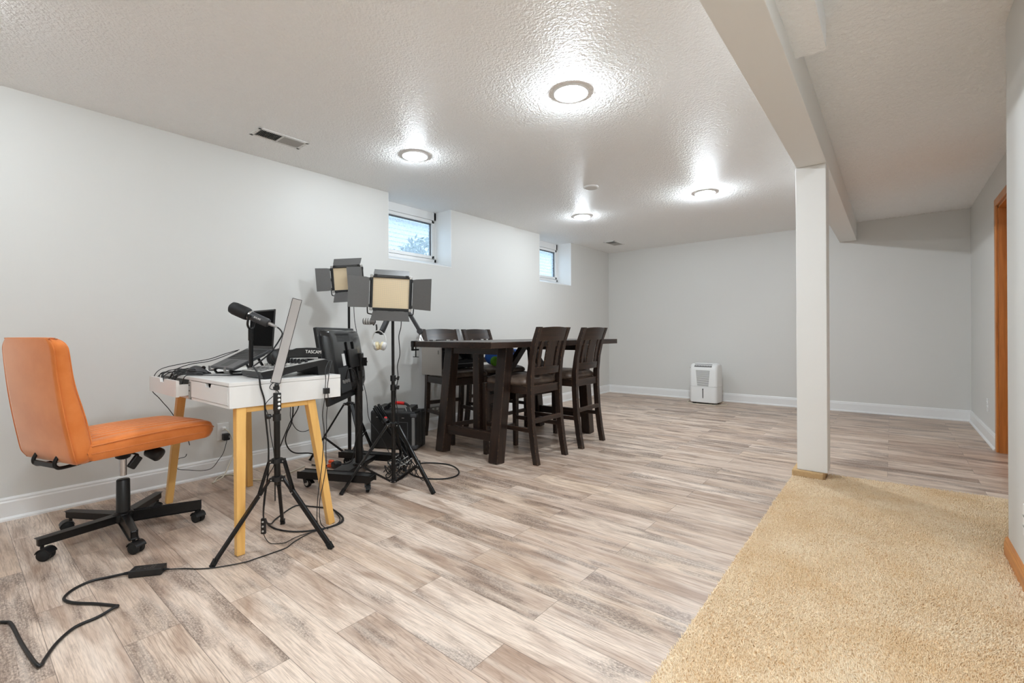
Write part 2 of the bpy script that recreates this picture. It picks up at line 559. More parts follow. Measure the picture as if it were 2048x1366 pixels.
def T(name, label, cat, loc=(0, 0, 0), rz=0.0, group=None, world=True):
    """Empty at the base of a thing; when world is set, its parts are given in room coordinates"""
    o = bpy.data.objects.new(name, None)
    COL.objects.link(o)
    o.empty_display_size = 0.05
    o.matrix_basis = Matrix.Translation(loc) @ Matrix.Rotation(rz, 4, 'Z')
    o['wm'] = 1 if world else 0
    o['label'] = label
    o['category'] = cat
    if group:
        o['group'] = group
    return o
def tag(o, label, cat, group=None, kind=None):
    o['label'] = label
    o['category'] = cat
    if group:
        o['group'] = group
    if kind:
        o['kind'] = kind
    return o
def struct(o):
    o['kind'] = 'structure'
    return o
def text_mesh(body, size, mtx, name, mat, parent, extrude=0.0004, align='CENTER'):
    cu = bpy.data.curves.new('txt', 'FONT')
    cu.body = body
    cu.size = size
    cu.extrude = extrude
    cu.align_x = align
    cu.align_y = 'CENTER'
    to = bpy.data.objects.new('txt', cu)
    COL.objects.link(to)
    dg = bpy.context.evaluated_depsgraph_get()
    dg.update()
    me = bpy.data.meshes.new_from_object(to.evaluated_get(dg))
    bpy.data.objects.remove(to, do_unlink=True)
    mb = MB()
    mb.bm.from_mesh(me)
    bpy.data.meshes.remove(me)
    mb.bm.transform(mtx)
    return mb.build(name, mat, parent)
def basis(x, y, z, o):
    m = Matrix((Vector(x), Vector(y), Vector(z))).transposed().to_4x4()
    m.translation = o
    return m
def rrect(w, h, r, n=4):
    """closed rounded rectangle outline, centred"""
    r = min(r, w / 2 - 1e-4, h / 2 - 1e-4)
    out = []
    for cx, cy, a0 in ((w / 2 - r, h / 2 - r, 0), (-w / 2 + r, h / 2 - r, 90), (-w / 2 + r, -h / 2 + r, 180), (w / 2 - r, -h / 2 + r, 270)):
        for k in range(n + 1):
            a = math.radians(a0 + 90 * k / n)
            out.append((cx + r * math.cos(a), cy + r * math.sin(a)))
    return out

# ------------------------------------------------------------------ room shell
HC = 2.328
XL, YB, XR, XN, YN, YR = -3.68, 7.07, 0.67, 0.39, 2.93, -2.6
W1 = (2.658, 3.468, 1.705)
W2 = (5.09, 5.89, 1.69)
struct(MB().mm((XL - 0.4, YR - 0.1, -0.12), (2.2, YB + 0.1, 0)).build('floor', 'floor'))
struct(MB().mm((XL - 0.4, YR - 0.1, HC), (-0.40, YB + 0.1, HC + 0.1)).build('ceiling', 'ceiling'))
def popcorn_grid(name, x0, x1, y0, y1, z, step, amp, fz=None):
    """rough sprayed texture as real relief on the underside of a ceiling"""
    rs = np.random.RandomState(21)
    nx, ny = int((x1 - x0) / step) + 1, int((y1 - y0) / step) + 1
    h = rs.rand(ny, nx)
    k = np.exp(-np.arange(-3, 4) ** 2 / 2.2); k /= k.sum()
    for ax in (0, 1):
        h = np.apply_along_axis(lambda q: np.convolve(np.pad(q, 3, mode='edge'), k, 'valid'), ax, h)
    h = (h - h.mean()) / h.std()
    h = np.clip(h, -1.4, 1.8) * 0.5 + rs.normal(0, .16, h.shape)
    gx, gy = np.meshgrid(np.linspace(x0, x1, nx), np.linspace(y0, y1, ny))
    V = np.stack([gx, gy, z - amp * h - amp * 0.8], -1).reshape(-1, 3)
    i = np.arange((ny - 1) * (nx - 1)); r_, c_ = i // (nx - 1), i % (nx - 1)
    a = r_ * nx + c_
    F = np.stack([a, a + nx, a + nx + 1, a + 1], 1)
    me = bpy.data.meshes.new(name)
    me.vertices.add(len(V)); me.vertices.foreach_set('co', V.ravel())
    me.loops.add(F.size); me.polygons.add(len(F))
    me.loops.foreach_set('vertex_index', F.ravel().astype(np.int32))
    me.polygons.foreach_set('loop_start', np.arange(0, F.size, 4, dtype=np.int32))
    me.polygons.foreach_set('loop_total', np.full(len(F), 4, dtype=np.int32))
    me.polygons.foreach_set('use_smooth', np.ones(len(F), dtype=bool))
    me.update(); me.validate()
    me.materials.append(M['popcorn'])
    o = bpy.data.objects.new(name, me)
    COL.objects.link(o)
    return o
struct(MB().mm((-0.40, YR - 0.1, HC + .004), (2.2, YB + 0.1, HC + 0.1)).build('ceiling', 'popcorn'))
struct(popcorn_grid('ceiling', -0.33, XR + .01, 1.2, YB, HC + .002, 0.0052, 0.0038))
struct(popcorn_grid('ceiling_duct_face', -0.325, -0.212, 1.5, 2.40, 2.2, 0.0052, 0.0034))
mb = MB()
XO = XL - 0.36
for y0, y1, z0, z1 in ((YR, W1[0], 0, HC), (W1[0], W1[1], 0, W1[2]), (W1[1], W2[0], 0, HC), (W2[0], W2[1], 0, W2[2]), (W2[1], YB, 0, HC)):
    mb.mm((XO, y0, z0), (XL, y1, z1))
struct(mb.build('wall_left', 'wall'))
struct(MB().mm((XO, YB, 0), (1.2, YB + 0.1, HC)).build('wall_back', 'wall'))
struct(MB().mm((XO, YR - 0.1, 0), (1.2, YR, HC)).build('wall_rear', 'wall'))
DY0, DY1, DZ = 4.55, 5.395, 1.995     # door opening in the far right wall
mb = MB()
mb.mm((XR, DY1, 0), (XR + 0.12, YB, HC))
mb.mm((XR, DY0, DZ), (XR + 0.12, DY1, HC))
mb.mm((XR, YN, 0), (XR + 0.12, DY0, HC))
struct(mb.build('wall_right', 'wall'))
struct(MB().mm((XN, YR, 0), (XR + 0.12, YN, HC), 0.004).build('wall_near', 'wall'))

def baseboard(name, p0, p1, inward, mat='white_trim', h=0.122, t=0.014, shoe=True):
    p0, p1, inward = Vector(p0), Vector(p1), Vector(inward)
    prof = [(0, 0), (t + (0.012 if shoe else 0), 0)]
    if shoe:
        prof += [(t + 0.011, 0.010), (t + 0.004, 0.018), (t, 0.02)]
    prof += [(t, h - 0.026), (t - 0.003, h - 0.018), (t - 0.003, h - 0.010), (t - 0.008, h), (0, h)]
    return MB().prism(prof, p0, inward, (0, 0, 1), p1 - p0).build(name, mat)
struct(baseboard('baseboard_left', (XL, YR, 0), (XL, YB, 0), (1, 0, 0)))
struct(baseboard('baseboard_back', (XL, YB, 0), (XR, YB, 0), (0, -1, 0)))
struct(baseboard('baseboard_right', (XR, 5.46, 0), (XR, YB, 0), (-1, 0, 0)))
struct(baseboard('baseboard_near', (XN, YR, 0), (XN, YN + 0.01, 0), (-1, 0, 0), 'oak_y', 0.085, 0.013, False))

# beam, column, boxed duct
struct(MB().mm((-0.497, YR, 2.101), (-0.325, YB, HC + 0.01), 0.003).build('ceiling_beam', 'beam'))
struct(MB().mm((-0.325, YR, 2.2), (-0.212, 2.40, HC + 0.01), 0.006).build('ceiling_duct_box', 'popcorn'))
struct(MB().mm((-0.503, 3.68, 0.05), (-0.33, 3.85, 2.101), 0.004).build('column', M['beam']))
# door
mb = MB()
cw, ct = 0.062, 0.016
for (y0, y1, z0, z1) in ((DY1, DY1 + cw, 0, DZ + cw), (DY0 - cw, DY0, 0, DZ + cw), (DY0, DY1, DZ, DZ + cw)):
    mb.mm((XR - ct, y0, z0), (XR, y1, z1), 0.004)
struct(mb.build('trim_1', 'oak_z'))
mb = MB()
mb.mm((XR, DY1 - 0.018, 0), (XR + 0.12, DY1, DZ)); mb.mm((XR, DY0, 0), (XR + 0.12, DY0 + 0.018, DZ)); mb.mm((XR, DY0, DZ - 0.018), (XR + 0.12, DY1, DZ))
struct(mb.build('trim_2', 'oak_z'))
mb = MB()
mb.mm((XR + 0.075, DY0 + 0.02, 0.01), (XR + 0.11, DY1 - 0.02, DZ - 0.02), 0.002)
for z0, z1 in ((0.2, 0.95), (1.05, 1.85)):
    for y0, y1 in ((DY0 + 0.12, DY0 + 0.38), (DY0 + 0.47, DY1 - 0.12)):
        mb.mm((XR + 0.071, y0, z0), (XR + 0.078, y1, z1), 0.004)
d1 = struct(mb.build('door_1', 'oak_z'))

# windows
def window(name, W):
    y0, y1, zs = W
    xw = XL - 0.24
    t = MB()
    z0 = zs + 0.07
    # outer frame
    t.mm((xw - 0.08, y0, z0), (xw, y0 + 0.03, HC)); t.mm((xw - 0.08, y1 - 0.03, z0), (xw, y1, HC))
    t.mm((xw - 0.08, y0, HC - 0.085), (xw, y1, HC)); t.mm((xw - 0.08, y0, z0), (xw, y1, z0 + 0.035))
    fr = struct(t.build(name, 'white_trim'))
    t = MB()
    a0, a1, b0, b1 = y0 + 0.034, y1 - 0.034, z0 + 0.039, HC - 0.089
    s = 0.034
    for lo, hi in (((a0, b0), (a0 + s, b1)), ((a1 - s, b0), (a1, b1)), ((a0, b0), (a1, b0 + s)), ((a0, b1 - s), (a1, b1))):
        t.mm((xw - 0.05, lo[0], lo[1]), (xw + 0.004, hi[0], hi[1]), 0.003)
    t.build('sash', 'white_trim', fr)
    t = MB()
    for lo, hi in (((a0 + s, b0 + s), (a0 + s + .008, b1 - s)), ((a1 - s - .008, b0 + s), (a1 - s, b1 - s)), ((a0 + s, b1 - s - .010), (a1 - s, b1 - s))):
        t.mm((xw - 0.04, lo[0], lo[1]), (xw - 0.012, hi[0], hi[1]))
    t.build('gasket', 'grey_metal', fr)
    MB().mm((xw - 0.03, a0 + s, b0 + s), (xw - 0.026, a1 - s, b1 - s)).build('pane', 'glass', fr)
    t = MB()
    for z in (b0 + 0.01, b1 - 0.012):
        t.mm((xw + 0.002, y1 - 0.048, z - 0.008), (xw + 0.012, y1 - 0.030, z + 0.008), 0.003)
        t.cyl((xw + 0.008, y1 - 0.036, z - 0.012), (xw + 0.008, y1 - 0.036, z + 0.012), 0.003, seg=8)
    t.build('latch', 'steel', fr)
    # sloping sill and white plastered reveal
    t = MB()
    t.prism([(0.003, -0.003), (-0.24, -0.003), (-0.24, 0.075), (0.003, 0.004)], (XL, y0, zs), (1, 0, 0), (0, 0, 1), (0, y1 - y0, 0))
    t.mm((xw, y1 - 0.004, zs), (XL + 0.002, y1 + 0.001, HC)); t.mm((xw, y0 - 0.001, zs), (XL + 0.002, y0 + 0.004, HC))
    t.build('sill', 'white_trim', fr)
    return fr
window('window_1', W1)
window('window_2', W2)

# outside: ground, neighbour's siding, shrubs
struct(MB().mm((-14, -6, 1.35), (XO - 0.02, 22, 1.55)).build('ground', 'soil'))
t = T('neighbor_house', 'pale house wall with horizontal lap siding seen through the basement windows', 'house', (-7.6, 9, 1.55))
mb = MB()
for i in range(20):
    z = 1.55 + i * 0.085
    mb.prism([(0, 0), (0.03, 0), (0.008, 0.09), (0, 0.09)], (-7.6, 2, z), (1, 0, 0), (0, 0, 1), (0, 16, 0))
mb.mm((-7.8, 2, 1.55), (-7.6, 18, 3.25))
mb.build('siding', 'siding', t)
MB().mm((-7.8, 2, 3.25), (-7.45, 18, 3.33)).build('eave', 'white_trim', t)
def shrub(c, r, n, label):
    rng = random.Random(int(c[1] * 100))
    th = T('shrub', label, 'shrub', (c[0], c[1], 1.55))
    mb = MB()
    for i in range(n):
        d = Vector((rng.gauss(0, 1), rng.gauss(0, 1), rng.gauss(0, 1))).normalized() * r * (0.55 + 0.45 * rng.random())
        p = Vector(c) + Vector((d.x, d.y * 1.25, d.z))
        a = Vector((rng.gauss(0, 1), rng.gauss(0, 1), rng.gauss(0, 1))).normalized() * 0.05
        b = a.orthogonal().normalized() * 0.022
        tb = mb.bm
        vs = [tb.verts.new(p + q) for q in (-a, b, a, -b)]
        tb.faces.new(vs)
    mb.build('foliage', 'leaf', th)
    st = MB()
    for k in range(4):
        st.tube([(c[0], c[1], 1.52), (c[0] + rng.uniform(-.1, .1), c[1] + rng.uniform(-.1, .1), c[2] - r * .3), (c[0] + rng.uniform(-.3, .3) * r * 2, c[1] + rng.uniform(-.3, .3) * r * 2, c[2] + r * .3)], 0.012, 6)
    st.build('stem', 'soil', th)
shrub((-6.1, 5.15, 2.22), 0.42, 700, 'bushy shrub outside the larger window, at the right edge of its pane')
shrub((-6.0, 4.10, 2.0), 0.36, 500, 'lower shrub outside the larger window, at the middle of its pane')

# carpet with real tufts
ca = T('carpet', 'tan cut pile carpet covering the floor to the right of the plank floor', 'carpet', (0, 2, 0))
edge = [(-0.522, YR), (XN - 0.005, YR), (XN - 0.005, YN + 0.005), (XR - 0.002, YN + 0.005), (XR - 0.002, 3.90), (-0.34, 3.825), (-0.34, 3.675), (-0.528, 3.60)]
MB().prism(edge, (0, 0, 0.0), (1, 0, 0), (0, 1, 0), (0, 0, 0.008)).build('backing', 'carpet', ca)
def tufts():
    rs = np.random.RandomState(3)
    sp = 0.0050
    xs = np.arange(-0.524, XR, sp); ys = np.arange(0.75, 3.905, sp)
    gx, gy = np.meshgrid(xs, ys)
    gx = (gx + rs.uniform(-.5, .5, gx.shape) * sp * 1.3).ravel(); gy = (gy + rs.uniform(-.5, .5, gy.shape) * sp * 1.3).ravel()
    ok = (gx > -0.526) & (gx < XR - .008) & ~((gx > XN - .012) & (gy < YN + .012))
    bx = np.where(gx < -0.34, 3.64, 3.825 + (gx + .34) * 0.074)
    ok &= gy < bx + rs.uniform(-.006, .006, gy.shape)
    gx, gy = gx[ok], gy[ok]
    n = len(gx)
    h = rs.uniform(.009, .015, n)
    low = np.sin(gx * 9 + gy * 3) * 0.4 + np.sin(gy * 7 - gx * 4) * 0.4
    lean = rs.normal(0, .0035, (n, 2)) + np.stack([low * .0035, low * -.002 + .001], 1)
    ang = rs.uniform(0, 2 * PI, n)
    r = rs.uniform(.0018, .0029, n)
    V = np.zeros((n, 7, 3))
    for k in range(3):
        a = ang + k * 2 * PI / 3
        V[:, k, 0] = gx + np.cos(a) * r; V[:, k, 1] = gy + np.sin(a) * r; V[:, k, 2] = 0.004
        V[:, 3 + k, 0] = gx + lean[:, 0] + np.cos(a) * r * .8; V[:, 3 + k, 1] = gy + lean[:, 1] + np.sin(a) * r * .8; V[:, 3 + k, 2] = .004 + h * .8
    V[:, 6, 0] = gx + lean[:, 0] * 1.5; V[:, 6, 1] = gy + lean[:, 1] * 1.5; V[:, 6, 2] = .004 + h
    fb = []
    for k in range(3):
        k2 = (k + 1) % 3
        fb += [k, k2, 3 + k2, k, 3 + k2, 3 + k, 3 + k, 3 + k2, 6]
    fb = np.array(fb)
    F = (fb[None, :] + (np.arange(n) * 7)[:, None]).ravel()
    me = bpy.data.meshes.new('pile')
    V[:, :, 1] -= 2.0
    me.vertices.add(n * 7)
    me.vertices.foreach_set('co', V.ravel())
    nf = len(F) // 3
    me.loops.add(len(F)); me.polygons.add(nf)
    me.loops.foreach_set('vertex_index', F.astype(np.int32))
    me.polygons.foreach_set('loop_start', np.arange(0, len(F), 3, dtype=np.int32))
    me.polygons.foreach_set('loop_total', np.full(nf, 3, dtype=np.int32))
    me.update(); me.validate()
    me.materials.append(M['carpet'])
    o = bpy.data.objects.new('pile', me)
    COL.objects.link(o)
    o.parent = ca
    o['kind'] = 'stuff'
tufts()
# carpet strip turned up around the foot of the column
mb = MB()
mb.mm((-0.53, 3.645, 0.0), (-0.352, 3.68, 0.052), 0.006)
mb.mm((-0.53, 3.68, 0.0), (-0.504, 3.86, 0.052), 0.005)
mb.mm((-0.503, 3.68, 0.0), (-0.345, 3.85, 0.05))
mb.build('column_wrap', 'carpet_edge_shaded', ca)

# ------------------------------------------------------------------ ceiling fixtures
def can_light(x, y, label, bulb='bulb'):
    t = T('recessed_light', label, 'light', (x, y, HC), group='recessed ceiling lights')
    MB().lathe([(0.046, -0.0005), (0.062, -0.002), (0.089, -0.0092), (0.0935, -0.0102), (0.0965, -0.0085), (0.0985, 0.001)], (x, y, HC), seg=40).build('trim_ring', 'white_metal', t)
    MB().lathe([(0.046, -0.004), (0.051, -0.015), (0.045, -0.026), (0.030, -0.033), (0.0, -0.036)], (x, y, HC), seg=20).build('bulb', bulb, t)
can_light(-1.378, 2.215, 'largest lit recessed ceiling light, nearest the beam', 'bulb_mid')
can_light(-2.765, 2.24, 'lit recessed ceiling light above the tall light stands')
can_light(-2.74, 4.63, 'lit recessed ceiling light between the two windows at the left wall', 'bulb_far')
can_light(-1.378, 4.62, 'lit recessed ceiling light left of the column, toward the back wall', 'bulb_back')
can_light(-1.378, -0.19, 'added, unseen ceiling light behind the viewer, nearer the beam', 'bulb_dim_fill')  # added out of view to brighten and flatten the front of the room
can_light(-2.765, -0.19, 'added, unseen ceiling light behind the viewer, nearer the left wall', 'bulb_dim_fill')  # second added light, continues the grid out of view for more brightness
can_light(0.03, 0.1, 'added, unseen fill light in the ceiling above the viewer, over the carpet', 'bulb_near_fill')  # added out of view to lift carpet, beam and right ceiling
t = T('smoke_detector', 'flat white round cover on the ceiling between the lights', 'cover', (-2.13, 3.76, HC))
MB().lathe([(0.0, -0.012), (0.05, -0.012), (0.066, -0.008), (0.068, 0.002)], (-2.13, 3.76, HC), seg=36).build('cover', 'white_metal', t)
MB().lathe([(0.070, 0.002), (0.070, -0.004), (0.062, -0.014), (0.056, -0.014), (0.056, -0.008)], (-2.13, 3.76, HC), seg=36).build('rim', 'white_metal', t)

def vent(x0, x1, y0, y1, label):
    t = T('ceiling_vent', label, 'vent', ((x0 + x1) / 2, (y0 + y1) / 2, HC), group='ceiling air vents')
    z = HC
    b = 0.024
    mb = MB()
    for lo, hi in (((x0, y0), (x0 + b, y1)), ((x1 - b, y0), (x1, y1)), ((x0, y0), (x1, y0 + b)), ((x0, y1 - b), (x1, y1)), ((x0, (y0 + y1) / 2 - .005), (x1, (y0 + y1) / 2 + .005))):
        mb.mm((lo[0], lo[1], z - 0.007), (hi[0], hi[1], z + 0.001), 0.003)
    mb.build('frame', 'white_metal', t)
    MB().mm((x0 + b, y0 + b, z - 0.001), (x1 - b, y1 - b, z + 0.0005)).build('backing', 'black_matte', t)
    ym = (y0 + y1) / 2
    for a, c, s in ((y0 + b, ym - .005, 1), (ym + .005, y1 - b, -1)):
        mb = MB()
        n = 13
        for i in range(n):
            y = a + (c - a) * (i + .5) / n
            mb.bar((x0 + b, y, z - .005), (x1 - b, y, z - .005), 0.009, 0.0008, (0, math.sin(math.radians(38)) * s, math.cos(math.radians(38))))
        mb.build('louver', 'light_grey', t)
    for y in (y0 + b * .5, y1 - b * .5):
        MB().cyl(((x0 + x1) / 2, y, z - .0085), ((x0 + x1) / 2, y, z - .006), .003, seg=8).build('screw', 'steel', t)
vent(-3.305, -3.145, 1.285, 1.62, 'white ceiling vent with dark louvers above the desk')
vent(-3.285, -3.105, 6.15, 6.49, 'small white ceiling vent in the far left corner of the ceiling')

def outlet(loc, nrm, label, w=0.072, h=0.118, sockets=True):
    n = Vector(nrm)
    u = Vector((0, 0, 1)).cross(n)
    t = T('wall_outlet', label, 'outlet', loc)
    m = basis(u, (0, 0, 1), n, loc)
    mb = MB(m)
    mb.box((0, 0, 0.003), (w, h, 0.006), None, 0.002)
    mb.build('plate', 'white_plastic', t)
    for s in (-1, 1):
        mb = MB(m)
        mb.lathe([(0.017, 0.005), (0.0165, 0.009), (0, 0.009)], (0, s * 0.0195, 0), (0, 0, 1), 20)
        so = mb.build('socket', 'white_plastic', t)
        for k in (-1, 1):
            mb = MB(m)
            mb.box((k * 0.0063, s * 0.0195 + .002, 0.0092), (0.0022, 0.007, 0.001))
            mb.build('slot', 'black_matte', so)
    return t, m
outlet((XL, 1.247, 0.303), (1, 0, 0), 'white wall outlet under the desk with two plugs in it')
outlet((XR, 5.953, 0.318), (-1, 0, 0), 'white wall outlet left of the oak door')
outlet((XN, 2.565, 0.268), (-1, 0, 0), 'white outlet cropped by the right edge of the photo')
t = T('power_adapter', 'black plug-in adapter in the outlet under the desk', 'adapter', (XL, 1.255, 0.28))
MB().mm((XL + 0.0095, 1.236, 0.243), (XL + 0.05, 1.278, 0.29), 0.006).build('case', 'black_plastic', t)
mb = MB()
for z in (0.262, 0.27):
    mb.mm((XL + 0.05, 1.268, z), (XL + 0.0505, 1.273, z + .004))
mb.build('marking', 'light_grey', t)
MB().tube([(-3.64, 1.26, .245), (-3.64, 1.237, .161), (-3.64, 1.206, .115), (-3.64, 1.165, .068), (-3.64, 1.108, .064), (-3.64, 1.035, .084), (-3.62, .957, .116), (-3.5, 0.93, 0.2), (-3.36, 0.93, 0.24), (-3.33, 0.93, 0.262)], .0022, 6).build('cord', 'cable', t)
t = T('extension_cord', 'white cord from the outlet lying on the floor under the desk', 'cord', (-3.5, 1.2, 0))
MB().mm((XL + 0.0095, 1.236, 0.312), (XL + 0.03, 1.262, 0.336), 0.006).build('plug', 'white_plastic', t)
MB().tube([(-3.652, 1.25, .326), (-3.64, 1.278, .289), (-3.64, 1.3, .217), (-3.635, 1.303, .156), (-3.63, 1.28, .096), (-3.60, 1.222, .005), (-3.495, 1.124, .005), (-3.52, 1.14, .005), (-3.61, 1.198, .005), (-3.615, 1.257, .005), (-3.554, 1.285, .005), (-3.43, 1.297, .005), (-3.341, 1.326, .005), (-3.281, 1.415, .005), (-3.325, 1.554, .005), (-3.401, 1.702, .005)], .0042, 8).build('cord', 'cable_white', t)

# ------------------------------------------------------------------ orange office chair
def office_chair():
    A = math.radians(17)
    t = T('office_chair', 'orange upholstered swivel office chair on a black five-star base beside the desk', 'chair', (-2.97, 0.56, 0), A, None, False)
    # local frame: x right, y forward, z up
    def seat_ring(y, k):
        hw = 0.222
        zb, zt = 0.437, 0.522
        y0, y1 = -0.25, 0.335
        if y > y1 - 0.07:
            q = min(1.0, (y - (y1 - 0.07)) / 0.07)
            f = math.sqrt(max(0.0, 1 - q * q)) * 0.96 + 0.04
            mid = 0.478
            zb, zt = mid + (zb - mid) * f, mid + (zt - mid) * f
            hw = hw - 0.045 * q ** 3
        if y < y0 + 0.03:
            q = (y0 + 0.03 - y) / 0.03
            f = math.sqrt(max(0.0, 1 - q * q)) * 0.9 + 0.1
            mid = 0.48
            zb, zt = mid + (zb - mid) * f, mid + (zt - mid) * f
        pts = []
        n = 72
        crown = 0.022 * (1 - abs((y - 0.06) / 0.34) ** 2.2) if abs(y - 0.06) < 0.34 else 0
        for i in range(n + 1):
            x = -hw + 2 * hw * i / n
            e = min(1.0, (hw - abs(x)) / 0.02)
            rnd = (1 - math.sqrt(max(0, 1 - (1 - e) ** 2))) * 0.016
            sc = 0.0
            if abs(x) < 0.185:
                sc = -0.0075 * (abs(math.cos(x / 0.185 * PI * 4.5)) ** 8)
            pts.append(Vector((x, y, zt - rnd + crown * (1 - (abs(x) / hw) ** 4) + sc)))
        pts += [Vector((hw + 0.003, y, zt * 0.35 + zb * 0.65)), Vector((hw - 0.012, y, zb)), Vector((-hw + 0.012, y, zb)), Vector((-hw - 0.003, y, zt * 0.35 + zb * 0.65))]
        return pts
    ys = [-0.25, -0.243, -0.232, -0.22] + [-0.2 + 0.035 * i for i in range(14)] + [0.268, 0.283, 0.297, 0.310, 0.320, 0.328, 0.333, 0.335]
    mb = MB()
    mb.loft([seat_ring(y, 0) for y in ys])
    seat = mb.build('seat', 'orange', t, 60)
    for s in (-1, 1):
        MB().tube([(s * 0.224, -0.235, 0.505), (s * 0.226, 0.0, 0.516), (s * 0.226, 0.2, 0.514), (s * 0.222, 0.28, 0.505), (s * 0.20, 0.325, 0.485), (s * 0.15, 0.339, 0.479)], 0.0028, 6).build('piping', 'orange', seat)
        MB().tube([(s * 0.2255, -0.235, 0.472), (s * 0.2255, 0.0, 0.474), (s * 0.2255, 0.2, 0.472), (s * 0.223, 0.28, 0.474)], 0.0018, 6).build('seam', 'orange', seat)
    # backrest: rings of constant height
    def back_ring(z):
        q = (z - 0.43) / (0.978 - 0.43)
        yb = -0.290 - 0.072 * q - 0.010 * math.sin(q * PI)      # rear face
        th = 0.078 - 0.018 * q + 0.012 * math.sin(min(1, q * 1.6) * PI)
        hw = 0.224 - 0.012 * q
        rc = 0.058
        ztop, zbot = 0.978, 0.43
        if z > ztop - rc:
            d = (z - (ztop - rc)) / rc
            f = 1 - math.sqrt(max(0, 1 - d * d))
            hw -= rc * f
            th *= 1 - 0.75 * f ** 1.5
        if z < zbot + 0.05:
            d = (zbot + 0.05 - z) / 0.05
            f = 1 - math.sqrt(max(0, 1 - d * d))
            hw -= 0.045 * f
            th *= 1 - 0.6 * f
            yb += 0.02 * f
        out = rrect(hw * 2, th, min(0.032, th * .44), 6)
        return [Vector((x, yb + th / 2 + y, z)) for x, y in out]
    zs = [0.43, 0.4315, 0.435, 0.441, 0.449, 0.459, 0.47, 0.48] + [0.5 + 0.03 * i for i in range(14)] + [0.92, 0.93, 0.94, 0.95, 0.958, 0.965, 0.971, 0.975, 0.9775, 0.978]
    mb = MB()
    mb.loft([back_ring(z) for z in zs])
    back = mb.build('backrest', 'orange', t, 60)
    # piping around the rear panel and the front panel
    for face in (0, 1):
        pts = []
        for s, zz in ((1, zs), (-1, list(reversed(zs)))):
            for z in zz:
                r = back_ring(z)
                xs = [p.x for p in r]; ysx = [p.y for p in r]
                th = max(ysx) - min(ysx)
                yy = min(ysx) + (0.010 if face == 0 else th - 0.012)
                hw = max(xs)
                k = 0.0075 if th > 0.04 else 0.003
                pts.append(Vector((s * (hw - k), yy - (0.004 if face == 0 else -0.004), z)))
        pts.append(pts[0])
        MB().tube(pts[::2], 0.003, 6, True, 3).build('piping', 'orange', back)
    # bracket, tilt mechanism, column
    mb = MB()
    for s in (-1, 1):
        mb.tube([(s * 0.085, -0.285, 0.47), (s * 0.085, -0.300, 0.44), (s * 0.085, -0.295, 0.418), (s * 0.08, -0.26, 0.409), (s * 0.055, -0.1, 0.417), (s * 0.04, 0.0, 0.425)], 0.008, 8)
    mb.box((0, -0.298, 0.424), (0.17, 0.010, 0.022), None, 0.003)
    mb.build('back_bracket', 'black_metal', t)
    mb = MB()
    mb.mm((-0.1, -0.13, 0.424), (0.1, 0.15, 0.438), 0.004)
    mb.mm((-0.055, -0.07, 0.402), (0.055, 0.10, 0.428), 0.008)
    mb.lathe([(0.018, 0.372), (0.030, 0.380), (0.034, 0.395), (0.045, 0.405)], (0, 0, 0), seg=24)
    mb.build('tilt_mechanism', 'black_plastic', t)
    kn = MB()
    kn.lathe([(0.026, 0.0), (0.032, 0.006), (0.034, 0.062), (0.030, 0.068), (0.0, 0.068)], (0.05, 0.085, 0.402), (0.75, 0.35, -0.42), 24)
    kn.build('tension_knob', 'black_plastic', t)
    mb = MB()
    mb.tube([(0.03, -0.02, 0.415), (0.11, 0.0, 0.405), (0.125, -0.005, 0.395)], 0.005, 8)
    mb.box((0.135, -0.022, 0.375), (0.018, 0.038, 0.062), Matrix.Rotation(math.radians(-38), 3, 'X'), 0.006)
    mb.build('height_lever', 'black_plastic', t)
    MB().cyl((0, 0, 0.29), (0, 0, 0.385), 0.0155, seg=24).build('gas_piston', 'chrome', t)
    MB().lathe([(0.0, 0.085), (0.029, 0.085), (0.027, 0.268), (0.024, 0.272), (0.0, 0.272)], (0, 0, 0), seg=28).build('column', 'black_plastic', t)
    mb = MB()
    mb.lathe([(0.0, 0.062), (0.036, 0.062), (0.046, 0.07), (0.046, 0.098), (0.036, 0.112), (0.0, 0.112)], (0, 0, 0), seg=28)
    hub = mb.build('hub', 'black_metal', t)
    for k in range(5):
        a = math.radians(-76 + 72 * k) - A
        d = Vector((math.cos(a), math.sin(a), 0))
        mb = MB()
        mb.bar(d * 0.035 + Vector((0, 0, 0.083)), d * 0.318 + Vector((0, 0, 0.083)), 0.040, 0.036, (0, 0, 1), 0.006, 0.036, 0.028)
        mb.build('base_arm', 'black_metal', t)
        p = d * 0.302
        sw = a + (2.2, 0.6, -0.9, 2.6, 1.0)[k]
        off = Vector((math.cos(sw), math.sin(sw), 0)) * 0.014
        wax = Vector((-math.sin(sw), math.cos(sw), 0))
        c = Vector((p.x, p.y, 0.0265)) + off
        mb = MB()
        for s in (-1, 1):
            mb.lathe([(0.0, 0.0), (0.022, 0.0), (0.026, 0.003), (0.0265, 0.014), (0.022, 0.019), (0.0, 0.0205)], c + wax * s * 0.004, wax * s, 24)
        cas = mb.build('caster', 'rubber', t)
        mb = MB()
        mb.cyl((p.x, p.y, 0.045), (p.x, p.y, 0.07), 0.007, seg=10)
        rings = []
        for i in range(9):
            ang = math.radians(20 + 140 * i / 8) 
            rr = 0.0295
            cc = c + Vector((math.cos(sw + PI), math.sin(sw + PI), 0)) * math.cos(ang) * rr + Vector((0, 0, 1)) * math.sin(ang) * rr
            rings.append([cc + wax * x + Vector((0, 0, 1)) * y for x, y in ((-.024, 0), (.024, 0), (.024, -.004), (-.024, -.004))])
        mb.loft(rings)
        mb.build('hood', 'black_plastic', cas)
    return t
office_chair()

